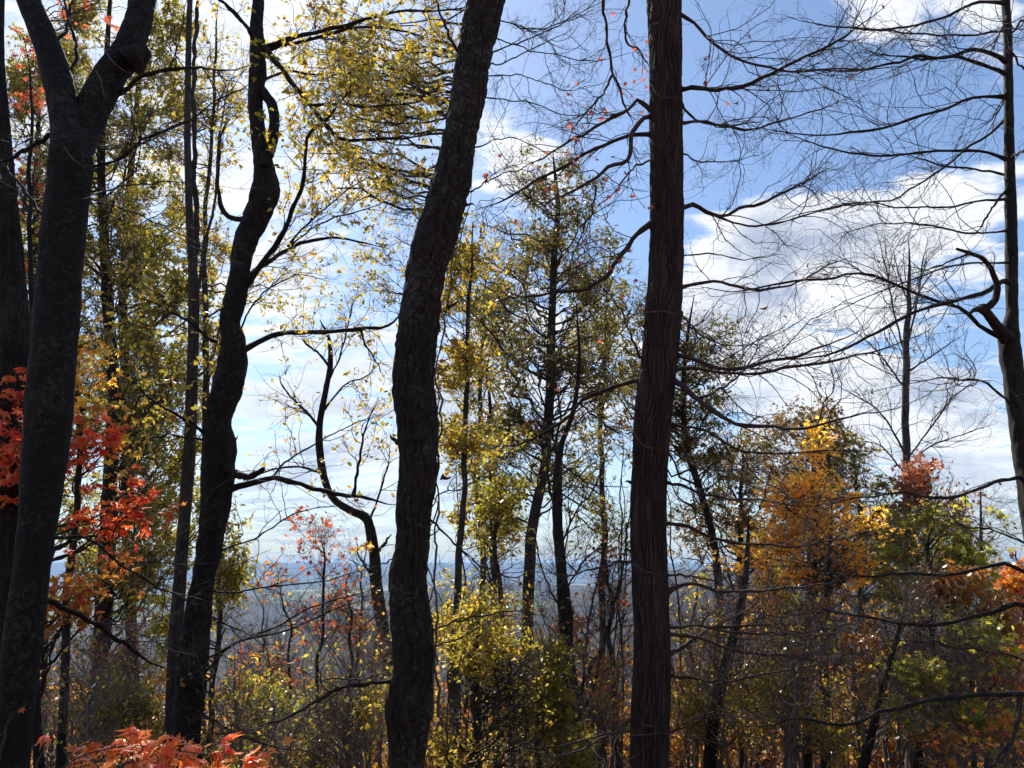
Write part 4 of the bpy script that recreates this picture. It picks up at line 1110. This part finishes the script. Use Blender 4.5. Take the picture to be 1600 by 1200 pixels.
t.crown([(1285, 725, 36, 50, 12), (1265, 785, 70, 35, 16), (1275, 835, 90, 32, 16), (1350, 850, 120, 36, 26), (1205, 770, 40, 30, 8), (1180, 865, 75, 30, 14), (1290, 885, 110, 30, 16), (1180, 945, 70, 26, 10), (1400, 800, 50, 26, 5)], L_GOLD, .095, 'smaple', 2.6, Lt=.36, facing=1.6, gap=.41, rise=(.1, .6), sub=(7, 4), upc=.0)
t = Tree('bare_pole_tree', 'bare slender tree against the clouds at the right with a fan of fine upswept twigs', [
    (1425, 1240, 16), (1424, 1050, 15), (1420, 880, 13), (1415, 740, 12), (1414, 640, 11), (1417, 540, 10), (1419, 470, 7), (1417, 420, 4), (1412, 370, 2)], 19, M_GREY, 'smooth', 20, 220, seed=56, twig=M_TWIGD)
w7 = dict(L1=1.5, n1=3.2, up=.10, flat=.0, r=(.011, .007, .005), levels=3)
for pts, a, b in (([(1417, 560), (1400, 500), (1390, 450), (1380, 400), (1370, 360)], 4, 2), ([(1418, 540), (1432, 480), (1440, 420), (1450, 370)], 4, 2), ([(1416, 610), (1380, 560), (1350, 530), (1320, 510)], 4, 1.6),
                  ([(1420, 580), (1450, 560), (1480, 540), (1510, 520)], 4, 1.6), ([(1418, 470), (1405, 430), (1395, 390)], 3, 1.5), ([(1415, 710), (1380, 650), (1340, 620), (1300, 600)], 4, 1.6), ([(1416, 720), (1460, 660), (1490, 620), (1530, 590)], 4, 1.6),
                  ([(1414, 740), (1380, 700), (1350, 690), (1320, 700)], 3.5, 1.5), ([(1416, 735), (1450, 700), (1500, 680), (1560, 660)], 3.5, 1.5), ([(1418, 500), (1440, 450), (1470, 410)], 3, 1.5)):
    t.limb(pts, a, b, 0, random.uniform(-1, 1), tw=1.2, **w7)
t.hang(.04, .12, 'oval', L_YELLOW, [(1440, 620, 60, 60, .9)])
t = Tree('dark_red_shrub', 'dark red leafed small tree at the foot of the bare slender tree', [
    (1445, 1240, 9), (1445, 1050, 9), (1446, 900, 7), (1442, 800, 5), (1440, 740, 3)], 16.5, M_DARK, 'smooth', seed=57, twig=M_TWIG, **ROUGH)
t.crown([(1440, 760, 55, 42, 26), (1420, 800, 50, 30, 8), (1490, 790, 30, 30, 6)], L_DRED, .085, 'oval', 2.3, rise=(.6, 1.2), gap=.28)
t = Tree('green_maple_tree', 'maple with large yellow-green leaves right of the golden maple', [
    (1462, 1240, 12), (1460, 1100, 11), (1456, 980, 9), (1450, 880, 7), (1450, 820, 4)], 11.5, M_DARK, 'smooth', seed=58, twig=M_TWIG, **ROUGH)
t.crown([(1440, 850, 60, 50, 16), (1510, 830, 50, 50, 10), (1390, 900, 40, 40, 6), (1500, 900, 60, 30, 6)], L_GREEN, .12, 'maple', 1.5, Lt=.36, facing=1.2, droop=.6, singles=160)
t = Tree('sumac_shrub', 'rusty sumac-like bush with hanging brown-orange leaflets near the right edge', [
    (1520, 1240, 9), (1518, 1100, 8), (1510, 1000, 6), (1500, 920, 4)], 10.5, M_DARK, 'smooth', seed=59, twig=M_TWIG, cat='bush', **ROUGH)
t.crown([(1485, 912, 48, 18, 14), (1350, 985, 50, 20, 8), (1540, 960, 50, 40, 10)], L_RUST, .105, 'oak', 3.2, Lt=.3, droop=1.6, singles=80)
t = Tree('orange_edge_maple', 'orange-red maple leaves showing at the right edge behind the slim tree', [
    (1612, 1240, 12), (1608, 1080, 10), (1600, 960, 8), (1595, 860, 5)], 12, M_DARK, 'smooth', seed=60, twig=M_TWIG, cat='sapling', **ROUGH)
t.crown([(1585, 910, 30, 45, 12), (1570, 1000, 50, 50, 16), (1550, 1080, 50, 40, 8)], L_MIXED, .10, 'smaple', 2.0, Lt=.34, facing=1.2)
t = Tree('leafy_green_shrub', 'bush with fresh green leaves low at the right above the long level branch', [
    (1480, 1240, 8), (1478, 1150, 8), (1482, 1060, 6), (1490, 990, 4)], 9.5, M_BRUSH, 'smooth', seed=61, twig=M_BRUSH, cat='bush', **ROUGH)
t.crown([(1470, 1045, 65, 30, 20), (1520, 1010, 40, 35, 10), (1440, 1125, 75, 30, 12), (1530, 1140, 40, 30, 6)], L_GREEN, .10, 'smaple', 2.0, Lt=.3, facing=1.6, singles=0)
t = Tree('orange_brown_shrub', 'low orange and rust bush in the bottom right corner', [
    (1500, 1260, 8), (1500, 1200, 6), (1498, 1160, 4)], 9.0, M_BRUSH, 'smooth', seed=62, twig=M_BRUSH, cat='bush', **ROUGH)
t.crown([(1490, 1170, 55, 28, 14), (1590, 1170, 30, 50, 8)], L_MIXED, .085, 'smaple', 1.8, Lt=.28, facing=1.2)
# low masses at the bottom
for lab, cx, ells, mt, d, sz in (
        ('olive bush with yellow flecks along the bottom left of the leaning trunk', 540, [(540, 1120, 75, 60, 34), (470, 1150, 80, 50, 26), (590, 1060, 30, 60, 10)], L_BUSH, 9.5, .075),
        ('low yellow-green bush at the bottom between the crooked tree and the thin red saplings', 400, [(400, 1110, 60, 50, 22), (350, 1170, 60, 40, 14)], L_GREEN, 11, .08),
        ('shaded olive bush low behind the forked trunk', 165, [(160, 1090, 80, 70, 30), (100, 1020, 40, 60, 10), (230, 1120, 50, 50, 12)], L_OLIVE, 11, .085),
        ('pinkish red bush low between the olive tree and the slim stem', 215, [(205, 1040, 60, 60, 22), (120, 1000, 40, 40, 6)], L_DRED, 13, .08),
        ('olive brown bush at the bottom right of the ridged trunk', 1120, [(1110, 1130, 70, 60, 18), (1090, 1040, 50, 60, 10)], L_BUSH, 11, .08),
        ('olive brown bush low under the golden maple', 1230, [(1240, 1020, 90, 70, 22), (1200, 1120, 90, 60, 16)], L_OLIVE, 12, .08),
        ('thin rust leafed bush low in the middle of the right hand tangle', 1340, [(1340, 1060, 90, 90, 22), (1300, 950, 80, 40, 14)], L_RUST, 12.5, .085),
        ('yellow-green bush at the bottom between the black stem and the ridged trunk', 940, [(940, 1150, 50, 50, 16), (860, 1180, 60, 30, 10)], L_LIME, 11.5, .08),
        ('orange-red bush right behind the black stem near its foot', 925, [(955, 1060, 35, 50, 12), (925, 1120, 40, 40, 8)], L_MIXED, 12.5, .08),
        ('orange flecked bush beside the wavy tree at the edge of the slope', 590, [(590, 1010, 30, 40, 12), (560, 1040, 50, 30, 8)], L_MIXED, 12, .08)):
    t = Tree('bush', lab, [(cx, 1250, 8), (cx + 3, 1190, 7), (cx - 2, ells[0][1] + 10, 5), (cx, ells[0][1] - ells[0][3] * .7, 3)], d, M_BRUSH, 'smooth', 10, 40, cat='bush', seed=int(cx), twig=M_BRUSH)
    t.crown(ells, mt, sz * .78, 'oval' if mt in (L_LIME, L_OLIVE, L_RUST, L_BUSH) else 'smaple', 2.5, Lt=.34, sub=(7, 5), r=(.005, .003, .002), gap=.42)

for lab, cx, ells, mt, d, sz in (
        ('yellow-green undergrowth bush in front of the valley at the foot of the wavy tree', 575, [(590, 1110, 50, 60, 18), (500, 1100, 60, 50, 16)], L_LIME, 13, .07),
        ('yellow-olive bush between the dark oak trunk and the black stem', 858, [(860, 1060, 60, 80, 22), (800, 1130, 60, 60, 16)], L_BUSH, 13.5, .075),
        ('tall yellow-olive bush directly right of the ridged trunk', 1085, [(1085, 960, 50, 80, 18), (1120, 1080, 60, 70, 18)], L_BUSH, 14, .08),
        ('bright yellow-green bush low between the golden maple and the leaning forked stem', 1235, [(1230, 1080, 80, 60, 22), (1300, 1150, 70, 40, 14)], L_BUSH, 10.5, .065),
        ('yellow-olive bush behind the green-leafed one at the right', 1420, [(1420, 1000, 80, 60, 20), (1380, 1090, 60, 60, 14)], L_BUSH, 14, .08),
        ('pale green bush in the far bottom right corner', 1570, [(1570, 1120, 50, 60, 16), (1530, 1040, 50, 40, 10)], L_GREEN, 12, .085),
        ('yellow-olive bush between the edge trunk and the slim stem near the bottom', 130, [(130, 1130, 70, 50, 20), (230, 1060, 50, 60, 14)], L_BUSH, 12.5, .075)):
    t = Tree('bush', lab, [(cx, 1250, 8), (cx + 3, 1190, 7), (cx - 2, ells[0][1] + 10, 5), (cx, ells[0][1] - ells[0][3] * .7, 3)], d, M_BRUSH, 'smooth', 10, 40, cat='bush', seed=int(cx) + 7, twig=M_BRUSH)
    t.crown(ells, mt, sz, 'oval', 2.4, Lt=.36, sub=(7, 5), r=(.005, .003, .002), gap=.42)

# ---------- thin red-leaved saplings over the valley
for k, (lab, tr, ells, m, d) in enumerate((
        ('tall thin sapling with sparse red leaves standing against the valley', [(492, 1240, 7), (496, 1120, 6), (500, 1000, 5), (503, 900, 4), (505, 830, 2.5)], [(510, 865, 35, 45, 10), (515, 960, 45, 60, 10)], L_DULLRED, 10),
        ('second thin sapling close to the wavy tree with pale orange leaves', [(548, 1240, 6), (546, 1100, 5), (545, 980, 4), (543, 880, 3)], [(555, 990, 40, 70, 10), (540, 930, 40, 40, 6)], L_MIXED, 11),
        ('short crimson-leaved sapling low over the valley near the crooked tree', [(405, 1240, 7), (408, 1130, 6), (408, 1040, 4), (410, 980, 2.5)], [(405, 1030, 50, 40, 12), (440, 1050, 40, 30, 8)], L_DULLRED, 12),
        ('fine twigged sapling with a few salmon leaves at the start of the view', [(448, 1240, 5), (450, 1100, 4), (452, 980, 3), (440, 900, 2)], [(435, 920, 40, 30, 7), (470, 1000, 50, 60, 8)], L_MIXED, 11))):
    t = Tree('sapling', lab, tr, d, M_DARK, 'smooth', 10, 90, cat='sapling', seed=70 + k, twig=M_TWIG)
    t.crown(ells, m, .075, 'smaple', .42, Lt=.34, tmat=M_TWIG, r=(.007, .0045, .003), upc=.12, gap=.3)

# ---------- dark thicket trunks low at the right
for k, (lab, tr, d) in enumerate((
        ('dark slanting trunk low in the right hand thicket beside the ridged tree', [(1105, 1250, 20), (1112, 1150, 18), (1128, 1060, 17), (1145, 1000, 14), (1165, 900, 10), (1170, 800, 5)], 11),
        ('straight dark trunk low in the thicket under the golden maple', [(1292, 1250, 16), (1290, 1120, 15), (1288, 1000, 12), (1296, 880, 8), (1300, 780, 4)], 12.5),
        ('thick shadowy trunk low in the thicket under the green maple', [(1440, 1250, 22), (1438, 1120, 20), (1436, 1000, 18), (1432, 900, 14), (1428, 820, 8)], 13.5),
        ('dark trunk low near the right edge between orange leaves', [(1548, 1250, 14), (1546, 1120, 13), (1540, 1000, 11), (1534, 880, 7), (1532, 760, 4)], 13),
        ('leaning forked stem at the bottom right under the long level branch', [(1330, 1250, 16), (1360, 1150, 14), (1378, 1080, 10), (1400, 1000, 7), (1420, 930, 4)], 9.5))):
    t = Tree('thicket_tree', lab, tr, d, M_DARK, 'knob', 20, 140, seed=80 + k, twig=M_BRUSH)
    t.crown([(tr[3][0], tr[3][1] - 30, 90, 80, 14), (tr[2][0], tr[2][1], 90, 60, 10)], L_BROWN, .07, 'oval', .3, Lt=.6, tmat=M_BRUSH, r=(.008, .004, .0025), upc=.05)

# ---------- background filler saplings, nothing tells them apart
def brush(n, x0, x1, ytop, d0, d1, lab, grp, mat=M_BRUSH, leaf=None, dens=.15):
    for k in range(n):
        x = random.uniform(x0, x1); d = random.uniform(d0, d1); yt = random.uniform(*ytop)
        lean = random.uniform(-55, 55)
        tr = [(x, 1260, random.uniform(3.5, 8) * 11 / d), (x + lean * .25, 1260 - (1260 - yt) * .35, 4.5 * 11 / d), (x + lean * .6, 1260 - (1260 - yt) * .7, 3.2 * 11 / d), (x + lean, yt, 1.5)]
        t = Tree('sapling', lab, tr, d, mat, 'smooth', 8, 40, cat='sapling', seed=100 + k, twig=mat, group=grp, dtop=random.uniform(-.6, .6))
        m = yt + (1200 - yt) * .35
        t.crown([(x + lean * .6, m, 105, (1200 - yt) * .42, 14)], random.choice(leaf) if isinstance(leaf, list) else leaf, .07, 'oval', dens, Lt=.55, tmat=mat, r=(.005, .003, .002), upc=.08, sub=(5, 4), rise=(.6, 1.4))


brush(15, 1060, 1600, (860, 1020), 9, 15, 'thin stemmed sapling with sparse autumn leaves in the tangled thicket on the right', 'thin stems of the right hand thicket', leaf=[L_BUSH, L_RUST, L_BUSH, L_MIXED, L_LIME, L_DRED], dens=1.0)
brush(9, 690, 1000, (860, 1050), 10, 16, 'thin twiggy sapling low between the two middle trunks', 'thin saplings between the middle trunks', leaf=[L_BUSH, L_DRED, L_LIME, L_MIXED], dens=.9)
brush(12, 60, 600, (990, 1090), 9, 14, 'thin pale sapling low on the left half of the slope', 'thin saplings on the left slope', mat=M_BRUSH, leaf=[L_BUSH, L_DRED, L_LIME, L_RUST], dens=.8)

brush(8, 690, 990, (560, 760), 12, 17, 'tall thin twiggy sapling standing among the middle trunks against the sky', 'tall twiggy saplings between the middle trunks', mat=M_TWIG, leaf=L_OLIVE, dens=.55)
brush(8, 1060, 1400, (680, 860), 13, 18, 'tall thin twiggy sapling right of the ridged trunk', 'tall twiggy saplings right of the ridged trunk', mat=M_TWIG, leaf=L_RUSTO, dens=.4)
brush(3, 440, 600, (760, 900), 12, 17, 'fine bare upswept sapling over the valley left of the leaning trunk', 'fine bare saplings over the valley', mat=M_TWIG, leaf=L_RUST, dens=.12)
# ---------- the near maple spray with orange leaves
t = Tree('maple_sapling', 'near maple sapling with big salmon orange leaves spread across the bottom left corner', [
    (-30, 1420, 14), (-10, 1330, 12), (30, 1262, 9), (70, 1225, 7), (110, 1200, 5)], 3.6, M_TWIG, 'smooth', 10, 60, cat='sapling', seed=91, twig=M_TWIG)
for pts, d1 in (([(70, 1226), (130, 1180), (200, 1165), (270, 1172), (340, 1180), (425, 1178)], .25), ([(90, 1216), (120, 1172), (160, 1152), (200, 1138), (222, 1128)], .5), ([(60, 1235), (140, 1215), (230, 1212), (330, 1215), (400, 1210)], -.15),
                ([(50, 1240), (60, 1190), (75, 1160), (95, 1140)], .2), ([(110, 1204), (180, 1185), (240, 1182), (300, 1190)], .6)):
    t.limb(pts, 3.2, 1.4, 0, d1, tw=2.0 if pts[-1][0] > 290 else .8, L1=.15, n1=18, up=.0, flat=.7, levels=1, r=(.0016, .001, .001), K=16, sides=5, wig=.004)
fr = cat_frames([leaf_frames(P, 2.0, .082, .05, .9, 3.2) for P in t.leafP])
px, py = project(fr[0])
k_ = (py > 1143 - 22 * np.exp(-((px - 215) / 30) ** 2) + 8 * RNG.normal(size=len(py)))
fr = tuple(f[k_] for f in fr)
add_leaves(fr, 'maple', L_ORANGE, t.root, singles=290, minpx=4)
t = Tree('maple_sapling', 'tiny maple sprig with a few red leaves crossing the base of the forked trunk', [(-40, 1330, 6), (-20, 1230, 5), (0, 1150, 4), (15, 1110, 3)], 4.4, M_TWIG, 'smooth', 8, 40, cat='sapling', seed=92)
t.limb([(0, 1150), (20, 1120), (40, 1100), (58, 1095)], 2, 1, 0, .1, tw=.8, L1=.1, n1=8, levels=1, r=(.0014, .001, .001), K=8, sides=4, wig=.002)
t.hang(1.6, .055, 'maple', L_RED, singles=12, facing=1.5, minpx=4)

# ---------- leaf litter
def litter():
    N = 9000
    x = RNG.uniform(-14, 14, N); y = RNG.uniform(1, 20, N)
    z = ground_z(x, y) + .015
    pos = np.stack([x, y, z], 1)
    D = nrm(RNG.normal(size=(N, 3)) * np.array([1, 1, .2])); Nn = nrm(np.array([0, 0, 1.0]) + RNG.normal(size=(N, 3)) * .3)
    Sd = nrm(np.cross(Nn, D)); Nn = np.cross(D, Sd)
    a = Acc(); leaves_mesh(a, (pos, D, Sd, Nn, RNG.uniform(.05, .1, N)), 'oval')
    o = a.obj('fallen_leaves', L_BROWN, kind='stuff'); o['label'] = 'brown fallen leaves covering the slope'


litter()
print('TRIS', sum(len(o.data.polygons) for o in S.objects if o.type == 'MESH'), 'OBJS', len(S.objects))
